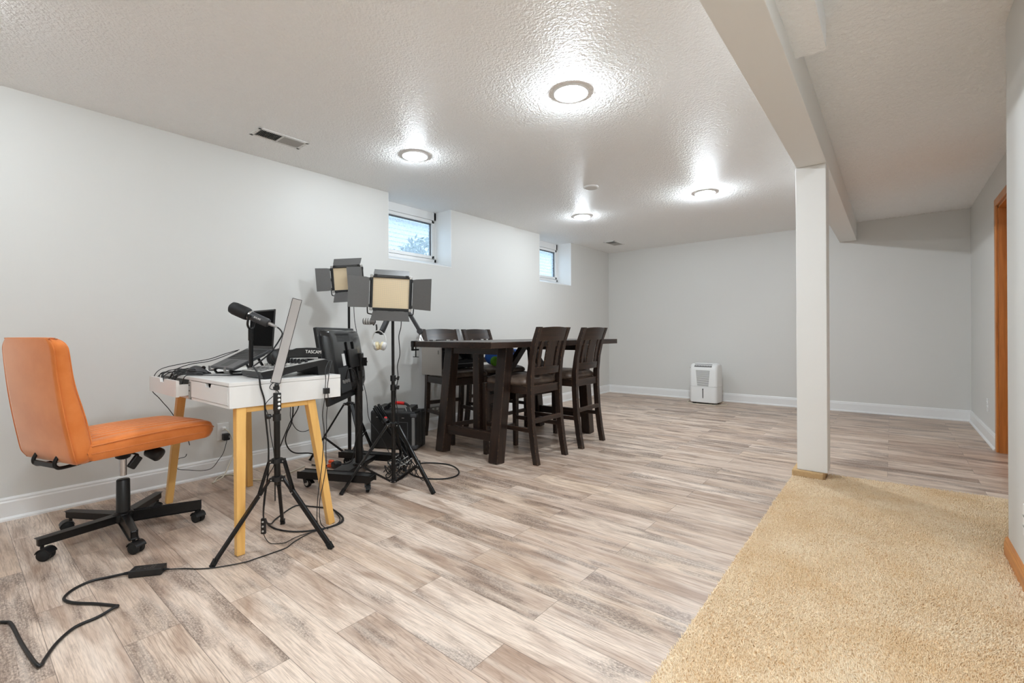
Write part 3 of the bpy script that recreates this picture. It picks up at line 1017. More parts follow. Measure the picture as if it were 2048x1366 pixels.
# ------------------------------------------------------------------ white desk
DX0, DX1, DY_0, DY_1, DT, DB = -3.33, -2.285, 0.80, 1.34, 0.772, 0.655
def desk():
    t = T('desk', 'white desk with two drawers and splayed light wood legs near the left wall', 'desk', ((DX0 + DX1) / 2, (DY_0 + DY_1) / 2, 0))
    MB().mm((DX0, DY_0, DT - 0.017), (DX1, DY_1, DT), 0.0015).build('tabletop', 'white_desk', t)
    mb = MB()
    mb.mm((DX0, DY_0 + .002, DB), (DX0 + 0.016, DY_1, DT - 0.018)); mb.mm((DX1 - 0.016, DY_0 + .002, DB), (DX1, DY_1, DT - 0.018), 0.001)
    mb.mm((DX0 + .016, DY_1 - 0.016, DB), (DX1 - .016, DY_1, DT - 0.018)); mb.mm((DX0 + .016, DY_0 + .002, DB), (DX1 - .016, DY_1 - .016, DB + 0.012))
    xm = (DX0 + DX1) / 2
    mb.mm((xm - 0.016, DY_0 + .002, DB), (xm + 0.016, DY_1 - .016, DT - 0.018))
    mb.build('carcass', 'white_desk', t)
    def drawer(x0, x1, pull):
        y0 = DY_0 - pull
        z0, z1 = DB + 0.014, DT - 0.0195
        xc = (x0 + x1) / 2
        nw, nd = 0.042, 0.020
        poly = [(x0, z0), (x1, z0), (x1, z1), (xc + nw, z1), (xc + nw - .012, z1 - nd), (xc - nw + .012, z1 - nd), (xc - nw, z1), (x0, z1)]
        mb = MB()
        mb.prism(poly, (0, y0, 0), (1, 0, 0), (0, 0, 1), (0, 0.014, 0))
        mb.mm((x0 + .004, y0 + .014, z0 + .004), (x0 + .014, DY_1 - .06 - pull, z1 - .02)); mb.mm((x1 - .014, y0 + .014, z0 + .004), (x1 - .004, DY_1 - .06 - pull, z1 - .02))
        mb.mm((x0 + .014, y0 + .014, z0 + .004), (x1 - .014, DY_1 - .06 - pull, z0 + .009))
        mb.mm((x0 + .004, DY_1 - .07 - pull, z0 + .004), (x1 - .004, DY_1 - .06 - pull, z1 - .02))
        return mb.build('drawer', 'white_desk', t)
    drawer(DX0 + 0.018, xm - 0.018, 0.055)
    drawer(xm + 0.018, DX1 - 0.018, 0.0)
    br = MB()
    br.mm((xm - 0.013, DY_0 - 0.0025, DB + .004), (xm + 0.013, DY_0 + .002, DT - 0.024), 0.001)
    b = br.build('bracket_plate', 'steel', t)
    for z in (0.70, 0.728):
        MB().lathe([(0.0045, 0), (0.003, 0.002), (0, 0.002)], (xm, DY_0 - 0.0025, z), (0, -1, 0), 12).build('screw', 'black_metal', b)
    legs = [((-2.268, 0.834, 0), (-2.312, 0.853, DB)), ((-2.272, 1.272, 0), (-2.318, 1.185, DB)), ((-3.303, 0.832, 0), (-3.225, 0.877, DB)), ((-3.25, 1.255, 0), (-3.205, 1.222, DB))]
    for p0, p1 in legs:
        MB().bar(p0, p1, 0.032, 0.034, (1, 0, 0), 0.003, 0.044, 0.042).build('leg', 'pine_z', t)
    for x in (-2.318, -3.212):
        MB().mm((x - .018, 0.877, DB - .026), (x + .018, 1.20, DB - .001), 0.002).build('rail', 'pine_y', t)
desk()

# ---- things on the desk
t = T('computer_mouse', 'dark grey contoured computer mouse on the white desk', 'mouse', (-2.972, 0.888, DT), 0.62, None, False)
rings = []
for i in range(13):
    q = i / 12
    x = -0.062 + 0.124 * q
    w = 0.074 * (math.sin(min(1, q * 1.15 + .02) * PI * .97) ** 0.45 if q < .95 else 0.5)
    w = max(w, 0.02)
    h = 0.006 + 0.043 * (math.sin((q * 0.86 + 0.10) * PI) ** 0.9) * (1.15 - .5 * q)
    rings.append([Vector((x, w / 2 * math.cos(a), max(0.0, h * (math.sin(a) if math.sin(a) > 0 else 0)))) for a in [2 * PI * k / 20 for k in range(20)]])
mb = MB(); mb.loft(rings); mb.build('shell', 'dark_grey', t, 70)
mb = MB(); mb.lathe([(0.010, -0.004), (0.011, 0), (0.010, 0.004)], (0.03, 0, 0.034), (0, 1, 0), 16); mb.build('scroll_wheel', 'black_plastic', t)
mb = MB(); mb.mm((-0.03, -0.037, 0.014), (0.012, -0.033, 0.022), 0.003); mb.build('side_button', 'black_plastic', t)

def laptop():
    LX0, LX1 = -2.965, -2.645
    y0, z0, y1, z1 = 0.945, 0.806, 1.142, 0.902
    t = T('laptop', 'open dark grey laptop with black screen, tilted up on a stand on the desk', 'laptop', ((LX0 + LX1) / 2, 1.04, DT + .03))
    ey = Vector((0, y1 - y0, z1 - z0)); D = ey.length; ey.normalize()
    ez = Vector((1, 0, 0)).cross(ey)
    m = basis((1, 0, 0), ey, ez, ((LX0 + LX1) / 2, y0, z0))
    W = LX1 - LX0
    mb = MB(m); mb.box((0, D / 2, 0), (W, D, 0.016), None, 0.004); base = mb.build('base', 'laptop_grey', t)
    mb = MB(m)
    kw = W - 0.03
    rows = 6
    for r in range(rows):
        n = 14
        for c in range(n):
            mb.box((-kw / 2 + kw * (c + .5) / n, D * 0.46 + r * 0.0185, 0.0085), (kw / n - .003, 0.0155, 0.002), None, 0.0004, 1)
    mb.build('keyboard', 'black_plastic', base)
    mb = MB(m); mb.box((0, D * 0.22, 0.0081), (0.10, 0.065, 0.0006)); mb.build('touchpad', 'dark_grey', base)
    # lid, nearly upright
    a = math.radians(4)
    lx = Vector((1, 0, 0)); lz = Vector((0, math.sin(a), math.cos(a))); ly = lz.cross(lx)
    ml = basis(lx, ly, lz, ((LX0 + LX1) / 2, y1 + 0.004, z1 + 0.004))
    mb = MB(ml); mb.box((0, 0, 0.112), (W, 0.007, 0.224), None, 0.003); lid = mb.build('lid', 'black_plastic', t)
    mb = MB(ml); mb.box((0, -0.0036, 0.116), (W - 0.016, 0.0008, 0.198)); mb.build('screen', 'screen', lid)
    mb = MB(ml); mb.cyl((-W / 2 + .02, 0, -0.002), (W / 2 - .02, 0, -0.002), 0.006, seg=12); mb.build('hinge', 'black_plastic', t)
    # stand
    s = T('laptop_stand', 'dark folding stand under the open laptop on the desk', 'stand', ((LX0 + LX1) / 2, 1.04, DT))
    mb = MB()
    for x in (LX0 + .05, LX1 - .05):
        mb.bar((x, y0 - .004, z0 - .014), (x, y1 - .02, z1 - .026), 0.009, 0.022, None, 0.002)
        mb.bar((x, y0 + .01, DT + .005), (x, y1, DT + .005), 0.009, 0.022, None, 0.002)
        mb.bar((x, y1 - .01, DT + .008), (x, y1 - .055, z1 - .04), 0.010, 0.018, None, 0.002)
        mb.bar((x, y0 + .012, DT + .008), (x, y0 + .004, z0 - .014), 0.010, 0.018, None, 0.002)
    mb.build('frame', 'black_metal', s)
    for x in (LX0 + .05, LX1 - .05):
        mb = MB()
        mb.mm((x - .013, y0 - .022, z0 - .018), (x + .013, y0 - .003, z0 - .008), 0.003); mb.mm((x - .013, y0 - .024, z0 - .014), (x + .013, y0 - .018, z0 + .012), 0.003)
        mb.build('stop', 'mid_grey', s)
laptop()

# mixer wedge
MX0, MX1, MY0, MY1 = -2.575, -2.335, 0.955, 1.30
def mixer():
    t = T('audio_mixer', 'black wedge-shaped audio mixer with silver faceplate on the desk corner', 'mixer', ((MX0 + MX1) / 2, (MY0 + MY1) / 2, DT))
    zf, zb = DT + 0.034, DT + 0.083
    mb = MB()
    poly = [(MY0 + .012, DT + .004), (MY0, zf - .004), (MY0 + .004, zf), (MY1 - .015, zb), (MY1, zb - .008), (MY1 + .012, DT + .014), (MY1 + .004, DT + .003), (MY1 - .055, DT + .003), (MY1 - .062, zb - .034), (MY0 + .12, zf - .018), (MY0 + .09, DT + .004)]
    mb.prism(poly, (MX0, 0, 0), (0, 1, 0), (0, 0, 1), (MX1 - MX0, 0, 0), 0.002)
    body = mb.build('body', 'black_plastic', t)
    sl = Vector((0, MY1 - .015 - MY0 - .004, zb - zf)); L = sl.length; sl.normalize()
    nz = Vector((1, 0, 0)).cross(sl)
    m = basis((1, 0, 0), sl, nz, ((MX0 + MX1) / 2, MY0 + .004, zf))
    w = MX1 - MX0
    mb = MB(m); mb.box((0, L / 2, 0.001), (w - .008, L - .008, 0.002)); mb.build('faceplate', 'light_grey', t)
    for r in range(2):
        for c in range(4):
            MB(m).box((-w * .3 + c * w * .2, 0.028 + r * .034, 0.005), (0.026, 0.026, 0.007), None, 0.002).build('pad_button', 'mid_grey', t)
    for c in range(6):
        x = -w * .40 + c * w * .16
        fs = MB(m).box((x, 0.135, 0.0022), (0.004, 0.06, 0.001)).build('fader', 'black_matte', t)
        MB(m).box((x, 0.115 + .012 * (c % 3), 0.009), (0.012, 0.018, 0.013), None, 0.003).build('fader_cap', 'light_grey', fs)
    for r in range(2):
        for c in range(6):
            MB(m).lathe([(0.008, 0.0), (0.0075, 0.013), (0.006, 0.015), (0, 0.015)], (-w * .40 + c * w * .16, 0.20 + r * .034, 0.002), (0, 0, 1), 14).build('knob', 'black_plastic', t)
    mb = MB(m); mb.box((w * .1, L - .055, 0.0035), (0.07, 0.045, 0.003), None, 0.001); mb.build('display', 'screen', t)
mixer()

def headphones_desk():
    c = Vector((-2.46, 1.23, 0.888))
    t = T('headphones', 'black over-ear headphones with white lettering lying on the mixer', 'headphones', (c.x, c.y, 0.85))
    # ear cup at front (low y), band arcs toward the back
    cup = Vector((-2.425, 1.085, 0.872))
    ax = Vector((0.93, -0.22, 0.30)).normalized()
    mb = MB(); mb.lathe([(0.0, 0.0), (0.034, 0.0), (0.041, 0.008), (0.041, 0.020), (0.030, 0.030), (0.0, 0.032)], cup, ax, 30); e1 = mb.build('ear_cup', 'black_plastic', t)
    mb = MB(); mb.lathe([(0.030, -0.022), (0.040, -0.020), (0.044, -0.010), (0.041, 0.0), (0.0, 0.0)], cup, ax, 30); mb.build('cushion', 'black_matte', e1)
    m0 = basis(Vector((0.22, 0.93, 0)).normalized(), Vector((-.3, .07, .95)).normalized(), ax, cup + ax * 0.0325)
    mb = MB(m0); mb.box((0, 0, 0), (0.004, 0.014, 0.0006)); mb.build('marking', 'light_grey', e1)
    cup2 = Vector((-2.505, 1.10, 0.866))
    ax2 = -ax
    mb = MB(); mb.lathe([(0.0, 0.0), (0.034, 0.0), (0.041, 0.008), (0.041, 0.020), (0.030, 0.030), (0.0, 0.032)], cup2, ax2, 30); e2 = mb.build('ear_cup', 'black_plastic', t)
    mb = MB(); mb.lathe([(0.030, -0.022), (0.040, -0.020), (0.044, -0.010), (0.041, 0.0), (0.0, 0.0)], cup2, ax2, 30); mb.build('cushion', 'black_matte', e2)
    # band: ribbon, tall face outward
    pts = [(-2.410, 1.10, .884), (-2.385, 1.15, .893), (-2.370, 1.20, .895), (-2.375, 1.25, .893), (-2.40, 1.285, .889), (-2.44, 1.305, .885), (-2.49, 1.30, .883), (-2.525, 1.26, .882), (-2.54, 1.21, .882), (-2.535, 1.15, .88), (-2.52, 1.10, .876)]
    P = [Vector(p) for p in pts]
    rings = []
    for i, p in enumerate(P):
        tg = (P[min(i + 1, len(P) - 1)] - P[max(i - 1, 0)]).normalized()
        up = Vector((0, 0, 1)); nr = tg.cross(up).normalized()
        hh = 0.021 if 0 < i < len(P) - 1 else 0.010
        rings.append([p + nr * x * 0.0055 + up * y * hh for x, y in ((1, -1), (1, -.3), (1, .3), (1, 1), (0, 1.12), (-1, 1), (-1, -1), (0, -1.12))])
    mb = MB(); mb.loft(rings); band = mb.build('headband', 'black_matte', t, 60)
    # lettering on the outer band side
    x_ = Vector((-.05, .5, -.035)).normalized()
    n_ = Vector((1, 0.1, 0)).normalized()
    y_ = n_.cross(x_)
    mt = basis(x_, y_, n_, Vector((-2.3640, 1.232, .8945)))
    text_mesh('TASCAM', 0.024, mt, 'lettering', 'white_paper', band)
headphones_desk()

def desk_mic():
    b = Vector((-2.616, 1.022, DT))
    t = T('desk_microphone', 'black broadcast microphone on a short table stand between laptop and mixer', 'microphone', b)
    MB().lathe([(0.0, 0.0), (0.030, 0.0), (0.030, 0.006), (0.012, 0.012), (0.0, 0.012)], b, seg=28).build('base', 'black_metal', t)
    mb = MB()
    mb.cyl(b + Vector((0, 0, .01)), b + Vector((0, 0, .20)), .0105, seg=18)
    mb.cyl(b + Vector((0, 0, .185)), b + Vector((0, 0, .245)), .0135, seg=18)
    mb.build('pole', 'black_metal', t)
    # axis of the capsule: tip up and toward the chair
    c = b + Vector((0.0, 0.003, 0.315))
    d = Vector((-R0.x * .90, -R0.y * .90, 0.40)).normalized()
    mb = MB()
    mb.lathe([(0.010, -.100), (0.020, -.098), (0.0235, -.09), (0.0235, .010), (0.022, .016), (0.0, .016)], c, d, 28)
    body = mb.build('body', 'dark_grey', t)
    MB().lathe([(0.022, .012), (0.032, .018), (0.034, .030), (0.034, .095), (0.030, .112), (0.018, .121), (0.0, .123)], c, d, 28).build('windscreen', 'black_matte', t)
    MB().lathe([(0.024, .0), (0.0255, .002), (0.0255, .010), (0.024, .012)], c, d, 28).build('collar', 'steel', t)
    sd = d.cross(Vector((0, 0, 1))).normalized()
    mb = MB()
    lo = b + Vector((0, 0, .245))
    for s in (-1, 1):
        mb.tube([lo, lo + sd * s * .020 + Vector((0, 0, .006)), lo + sd * s * .031 + Vector((0, 0, .028)), c + sd * s * .031 - d * .004], .0055, 8)
        mb.lathe([(0.010, 0), (0.010, .007), (0.006, .009), (0, .009)], c + sd * s * .027 - d * .004, sd * s, 16)
    mb.build('yoke', 'black_metal', t)
    mb = MB(); mb.lathe([(0.009, -.100), (0.0095, -.118), (0.006, -.140), (0.0035, -.150)], c, d, 16); mb.build('connector', 'steel', t)
    tail = c - d * .150
    MB().tube([c - d * .145, c - d * .165 + Vector((0, 0, -.006)), (-2.462, 1.115, .99), (-2.468, 1.10, .955), (-2.475, 1.065, .90), (-2.49, 1.03, .862), (-2.50, 1.005, .84), (-2.44, .965, .832), (-2.34, .925, .832), (-2.276, .921, .80), (-2.268, .927, .742), (-2.266, .942, .682), (-2.266, .946, .611), (-2.266, .953, .54), (-2.262, .958, .45), (-2.265, .955, .33), (-2.29, .95, .2), (-2.37, .98, .09), (-2.46, 1.05, .02), (-2.55, 1.12, .005), (-2.65, 1.269, .005), (-2.577, 1.317, .005), (-2.487, 1.359, .005)], .0038, 8).build('cord', 'cable', t)
    # lettering along the body facing the room
    nrm = (Vector((0.0, 0.0, 0.985)) + Vector((0, 0, 0)) - c); nrm = (nrm - d * nrm.dot(d)).normalized()
    xx = -d
    yy = nrm.cross(xx)
    text_mesh('SHURE', 0.013, basis(xx, yy, nrm, c - d * .045 + nrm * .0237), 'lettering', 'white_paper', body)
desk_mic()

def loose_cable(label, pts, r=.0022, mat='cable', name='cable', cat='cable', group=None):
    o = MB().tube(pts, r, 7).build(name, mat)
    return tag(o, label, cat, group)
loose_cable('thin black cable from the laptop down past the left end of the desk', [(-2.975, 1.098, .90), (-2.985, 1.023, .877), (-3.0, .947, .850), (-3.06, .862, .832), (-3.15, .80, .812), (-3.25, .78, .79), (-3.335, .775, .755), (-3.352, .768, .70), (-3.352, .768, .66), (-3.35, .797, .62), (-3.35, .82, .585), (-3.35, .85, .54), (-3.36, .90, .45), (-3.40, .95, .36), (-3.45, .98, .29)])
loose_cable('black cable running from the laptop over the mouse into the open drawer', [(-2.975, 1.09, .895), (-2.98, 1.0, .858), (-2.97, .93, .838), (-2.97, .85, .828), (-3.0, .79, .80), (-3.02, .768, .755), (-3.04, .77, .70)])
loose_cable('black cable crossing the desktop from the laptop stand into the drawer gap', [(-2.63, 1.00, .776), (-2.70, .925, .776), (-2.80, .865, .776), (-2.84, .82, .777), (-2.83, .79, .777), (-2.835, .778, .755), (-2.85, .775, .71)])
mb = MB()
rng = random.Random(5)
for k in range(9):
    x0 = -3.26 + rng.random() * .33
    mb.tube([(x0, .772, .70), (x0 + rng.uniform(-.02, .02), .768, .748), (x0 + rng.uniform(-.05, .05), .80, .777 + .01 * rng.random()), (x0 + rng.uniform(-.08, .08), .86, .786 + .02 * rng.random()), (x0 + rng.uniform(-.06, .10), .90, .780), (x0 + rng.uniform(.02, .16), .86, .776), (x0 + rng.uniform(-.02, .06), .79, .777), (x0 + .02, .768, .744), (x0 + .03, .77, .69)], .0022, 6)
tag(mb.build('cable_bundle', 'cable'), 'tangle of thin black cables spilling into the open left drawer of the desk', 'cables', None, 'stuff')

# ------------------------------------------------------------------ tripods and lights
def tripod_reverse(t, c, r_foot, z_up, z_lo, z_j, r_j, azs, mat='black_metal'):
    c = Vector((c[0], c[1], 0))
    mb = MB()
    mb.lathe([(0.013, -.012), (0.024, -.010), (0.024, .010), (0.013, .012)], c + Vector((0, 0, z_up)), seg=20)
    for a in azs:
        d = Vector((math.cos(a), math.sin(a), 0))
        mb.bar(c + d * .015 + Vector((0, 0, z_up)), c + d * .038 + Vector((0, 0, z_up)), .018, .014, None, .002)
    mb.build('upper_collar', 'black_plastic', t)
    mb = MB()
    mb.lathe([(0.013, -.014), (0.024, -.010), (0.024, .010), (0.013, .012)], c + Vector((0, 0, z_lo)), seg=20)
    for a in azs:
        d = Vector((math.cos(a), math.sin(a), 0))
        mb.bar(c + d * .015 + Vector((0, 0, z_lo)), c + d * .034 + Vector((0, 0, z_lo)), .018, .014, None, .002)
    mb.build('lower_collar', 'black_plastic', t)
    for a in azs:
        d = Vector((math.cos(a), math.sin(a), 0))
        s = Vector((-math.sin(a), math.cos(a), 0))
        mb = MB()
        mb.bar(c + d * .032 + Vector((0, 0, z_lo)), c + d * r_j + Vector((0, 0, z_j)), .012, .008, s, .001)
        mb.bar(c + d * (r_j * .93) + Vector((0, 0, z_j + .012)), c + d * r_foot + Vector((0, 0, .006)), .015, .012, s, .003)
        lg = mb.build('leg', mat, t)
        for off in (-1, 1):
            MB().bar(c + d * .036 + s * off * .007 + Vector((0, 0, z_up)), c + d * (r_j + .004) + s * off * .007 + Vector((0, 0, z_j)), .008, .003, d, .0008).build('strut', mat, lg)
        for zz, rr in ((z_up, .034), (z_lo, .031), (z_j, r_j)):
            for q in (-1, 1):
                MB().lathe([(0.0035, 0), (0.0028, .002), (0, .0022)], c + d * rr + s * q * .0085 + Vector((0, 0, zz)), s * q, 10).build('rivet', 'steel', lg)
        mb = MB(); mb.bar(c + d * (r_foot - .012) + Vector((0, 0, .024)), c + d * (r_foot + .002) + Vector((0, 0, .0005)), .018, .015, s, .003); mb.build('foot', 'rubber', lg)

def strip_light():
    c = Vector((-2.228, 0.982, 0))
    t = T('strip_light', 'slim tilted LED strip light on a black tripod in front of the desk', 'light', c)
    tripod_reverse(t, c, .265, .398, .314, .252, .078, [math.radians(a) for a in (-93, 32, 151)])
    MB().cyl(c + Vector((0, 0, .285)), c + Vector((0, 0, .655)), .0135, seg=20).build('lower_pole', 'black_metal', t)
    MB().cyl(c + Vector((0, 0, .60)), c + Vector((0, 0, .715)), .0115, seg=20).build('upper_pole', 'black_metal', t)
    mb = MB()
    mb.lathe([(0.0135, -.016), (0.0175, -.015), (0.0175, .015), (0.0135, .016)], c + Vector((0, 0, .60)), seg=20)
    kd = (-R0 * .95 - Fv * .3).normalized()
    mb.cyl(c + Vector((0, 0, .606)) + kd * .015, c + Vector((0, 0, .606)) + kd * .028, .004, seg=10)
    mb.lathe([(0.011, .026), (0.012, .03), (0.012, .042), (0.009, .045), (0, .045)], c + Vector((0, 0, .606)), kd, 12)
    mb.build('clamp', 'black_plastic', t)
    # button strip strapped to the pole
    kd2 = (R0 * .8 - Fv * .6).normalized()
    mb = MB(); p = c + kd2 * .016
    mb.bar(p + Vector((0, 0, .632)), p + Vector((0, 0, .716)), .022, .012, kd2.cross(Vector((0, 0, 1))), .003)
    mb.lathe([(0.0145, .630), (0.0155, .632), (0.0155, .712), (0.0145, .714)], c, seg=20)
    rc = mb.build('remote', 'black_plastic', t)
    for z in (.645, .664, .683, .702):
        MB().lathe([(0.0065, 0), (0.005, .003), (0, .0035)], p + kd2 * .006 + Vector((0, 0, z)), kd2, 14).build('button', 'white_plastic', rc)
    MB().cyl(c + Vector((0, 0, .715)), c + Vector((0, 0, .732)), .006, seg=14).build('spigot', 'steel', t)
    mb = MB()
    mb.cyl(c + Vector((0, 0, .728)), c + Vector((0, 0, .745)), .012, seg=16); mb.ball(c + Vector((0, 0, .75)), .0105)
    mb.lathe([(.006, 0), (.0075, .014), (0, .014)], c + Vector((0, 0, .738)), -R0, 12)
    mb.build('ball_head', 'black_plastic', t)
    # bar
    lo = c + Vector((-0.006, -.004, .760)) ; 
    ang = math.radians(13.6)
    fr = Vector((.915, -.403, 0)).normalized()
    rt = Vector((0, 0, 1)).cross(fr)
    up = (Vector((0, 0, 1)) * math.cos(ang) + rt * math.sin(ang)).normalized()
    sd = up.cross(fr).normalized()
    L, W = .408, .043
    m = basis(sd, up, fr, lo)
    mb = MB(m); mb.box((0, L / 2, -.006), (W, L, .020), None, .002); bar = mb.build('light_bar', 'black_metal', t)
    mb = MB(m); mb.box((0, L / 2, .0046), (W - .005, L - .006, .0016), None, .0006); mb.build('diffuser', 'diffuser', bar)
    MB().tube([lo + up * .01 + sd * .0, lo - sd * .016 - up * .012, lo - sd * .014 - up * .03, c + Vector((.008, .0, .725)), c + kd2 * .026 + Vector((0, 0, .705))], .0018, 6).build('cord', 'cable', t)
    # inline controller hanging from the legs
    q = Vector((-2.282, .942, .09))
    mb = MB(basis(R0, (0, 0, 1), -Fv, q)); mb.box((0, 0, 0), (.022, .073, .012), None, .003); ic = mb.build('inline_controller', 'black_plastic', t)
    for z in (-.022, 0, .022):
        MB(basis(R0, (0, 0, 1), -Fv, q)).lathe([(0.0048, .0055), (.004, .0085), (0, .0088)], (0, z, 0), (0, 0, 1), 14).build('button', 'light_grey', ic)
    MB().tube([c + Vector((-.012, -.004, .705)), (-2.262, .945, .66), (-2.25, .955, .60), (-2.235, .957, .52), (-2.215, .962, .44), (-2.218, .962, .38), (-2.25, .952, .33), (-2.275, .945, .25), (-2.284, .941, .17), (-2.282, .942, .126)], .0018, 6).build('cord', 'cable', t)
    MB().tube([(-2.282, .942, .054), (-2.280, .95, .03), (-2.27, .965, .006), (-2.238, .986, .004), (-2.222, 1.019, .004), (-2.24, 1.073, .004), (-2.24, 1.148, .004), (-2.23, 1.217, .004), (-2.235, 1.30, .004), (-2.27, 1.335, .004)], .0018, 6).build('cord', 'cable', t)
strip_light()

def barn_panel(t, c, face, roll, w, h, doors, pole_top):
    """LED panel with four barn doors; doors: dict side -> (angle from panel plane toward front)"""
    c = Vector(c); face = Vector(face).normalized()
    up = Vector((0, 0, 1)); up = (up - face * up.dot(face)).normalized()
    sd = up.cross(face).normalized()          # to the right as seen from the front
    rm = Matrix.Rotation(roll, 3, face)
    up = rm @ up; sd = rm @ sd
    m = basis(sd, up, face, c)
    th = .045
    mb = MB(m)
    mb.box((0, 0, -th / 2 - .002), (w, h, th), None, .006)
    pan = mb.build('lamp_panel', 'black_metal', t)
    mb = MB(m)
    b = .012
    for p, s_ in (((0, h / 2 - b / 2, .002), (w, b, .012)), ((0, -h / 2 + b / 2, .002), (w, b, .012)), ((w / 2 - b / 2, 0, .002), (b, h, .012)), ((-w / 2 + b / 2, 0, .002), (b, h, .012))):
        mb.box(p, s_, None, .002)
    mb.build('bezel', 'black_plastic', pan)
    # LED face: object origin centred so the bead grid follows the panel
    led = MB(); led.box((0, 0, 0), (w - 2 * b, .003, h - 2 * b))
    lo = led.build('led_array', 'led')
    lo.parent = pan
    wm = basis(sd, -face, up, c - face * .001)
    root = t
    lo.matrix_basis = root.matrix_basis.inverted() @ wm
    mb = MB(m)
    for x in (-1, 1):
        for y in (-1, 1):
            mb.box((x * (w / 2 - .003), y * (h / 2 - .003), .0), (.020, .020, .020), None, .004)
        mb.box((x * (w / 2 + .0015), 0, 0), (.003, h * .94, .008), None, .001)
    mb.build('corner_clip', 'steel', pan)
    for side, (ang, ln, flare) in doors.items():
        a = math.radians(ang)
        if side == 'left':
            h0, along, out = Vector((-w / 2 - .004, 0, .008)), Vector((0, 1, 0)), Vector((-math.cos(a), 0, math.sin(a)))
            half = h / 2
        elif side == 'right':
            h0, along, out = Vector((w / 2 + .004, 0, .008)), Vector((0, 1, 0)), Vector((math.cos(a), 0, math.sin(a)))
            half = h / 2
        elif side == 'top':
            h0, along, out = Vector((0, h / 2 + .004, .008)), Vector((1, 0, 0)), Vector((0, math.cos(a), math.sin(a)))
            half = w / 2
        else:
            h0, along, out = Vector((0, -h / 2 - .004, .008)), Vector((1, 0, 0)), Vector((0, -math.cos(a), math.sin(a)))
            half = w / 2
        nn = along.cross(out).normalized()
        mb = MB(m)
        poly = [(-half * .86, .006), (half * .86, .006), (half * .90, .03), (half * (.92 + flare), ln), (-half * (.92 + flare), ln), (-half * .90, .03)]
        mb.prism(poly, h0 - nn * .0006, along, out, nn * .0012)
        d = mb.build('barn_door', 'barn', pan)
        mb = MB(m)
        mb.tube([h0 + along * -half * .88, h0 + along * half * .88], .0035, 8, False)
        for s in (-1, 1):
            mb.box(h0 + along * half * .78 * s, (.022, .012, .012) if abs(along.x) > .5 else (.012, .022, .012), None, .003)
        mb.build('hinge', 'black_plastic', d)
    # yoke under the panel
    mb = MB(m)
    yw = w / 2 + .020
    mb.tube([(-yw, .0, -th / 2), (-yw, -h / 2 - .005, -th / 2), (-yw + .02, -h / 2 - .03, -th / 2), (0, -h / 2 - .03, -th / 2), (yw - .02, -h / 2 - .03, -th / 2), (yw, -h / 2 - .005, -th / 2), (yw, 0, -th / 2)], .004, 8, True, 4)
    for s in (-1, 1):
        mb.lathe([(0.012, 0), (0.012, .012), (.006, .016), (0, .016)], (s * (w / 2 + .012), 0, -th / 2), (s, 0, 0), 14)
    yk = mb.build('yoke', 'black_metal', t)
    yb = m @ Vector((0, -h / 2 - .03, -th / 2))
    MB().cyl(Vector((pole_top.x, pole_top.y, pole_top.z - .03)), yb, .010, seg=16).build('spigot', 'black_metal', t)
    MB(m).mm((-.03, -.02, -th - .03), (.03, .03, -th)).build('battery_plate', 'black_plastic', pan)

def panel_stand(t, c, ztop, z_apex, r_foot, azs, knobs):
    c = Vector((c[0], c[1], 0))
    Z = lambda z: Vector((0, 0, z))
    MB().cyl(c + Z(.022), c + Z(knobs[0]), .0135, seg=18).build('lower_pole', 'black_metal', t)
    MB().cyl(c + Z(knobs[0] - .02), c + Z(knobs[1]), .0115, seg=18).build('middle_pole', 'black_metal', t)
    MB().cyl(c + Z(knobs[1] - .02), c + Z(ztop), .0095, seg=18).build('upper_pole', 'black_metal', t)
    for z in knobs:
        mb = MB()
        mb.lathe([(.013, -.02), (.018, -.018), (.018, .018), (.013, .02)], c + Z(z), seg=18)
        d = (R0 * .9 - Fv * .3).normalized()
        mb.cyl(c + Z(z) + d * .015, c + Z(z) + d * .034, .005, seg=10)
        mb.bar(c + Z(z - .012) + d * .034, c + Z(z + .014) + d * .040, .008, .016, None, .003)
        mb.build('clamp', 'black_plastic', t)
    mb = MB()
    mb.lathe([(.0135, -.022), (.022, -.018), (.024, .006), (.0135, .012)], c + Z(z_apex), seg=18)
    for a in azs:
        d = Vector((math.cos(a), math.sin(a), 0))
        mb.bar(c + d * .012 + Z(z_apex - .008), c + d * .044 + Z(z_apex - .008), .020, .015, None, .002)
    mb.build('apex_collar', 'black_plastic', t)
    mb = MB()
    mb.lathe([(.0135, -.010), (.022, -.008), (.022, .010), (.0135, .012)], c + Z(.034), seg=18)
    mb.build('lower_collar', 'black_plastic', t)
    for a in azs:
        d = Vector((math.cos(a), math.sin(a), 0)); s = Vector((-math.sin(a), math.cos(a), 0))
        p0 = c + d * .040 + Z(z_apex - .008); p1 = c + d * r_foot + Z(.008)
        mb = MB(); mb.bar(p0, p1, .015, .013, s, .004); lg = mb.build('leg', 'black_metal', t)
        pj = p0.lerp(p1, .60)
        for o in (-1, 1):
            MB().bar(c + d * .022 + s * o * .009 + Z(.034), pj + s * o * .009, .011, .003, d.cross(s), .0006).build('strut', 'black_metal', lg)
        for q in (p0, pj, c + d * .022 + Z(.034)):
            for k in (-1, 1):
                MB().lathe([(.004, 0), (.003, .0025), (0, .003)], q + s * k * .0105, s * k, 10).build('rivet', 'steel', lg)
        mb = MB(); dd = (p1 - p0).normalized(); mb.bar(p1 - dd * .03, p1 + dd * .004, .018, .016, s, .003); mb.build('foot', 'rubber', lg)

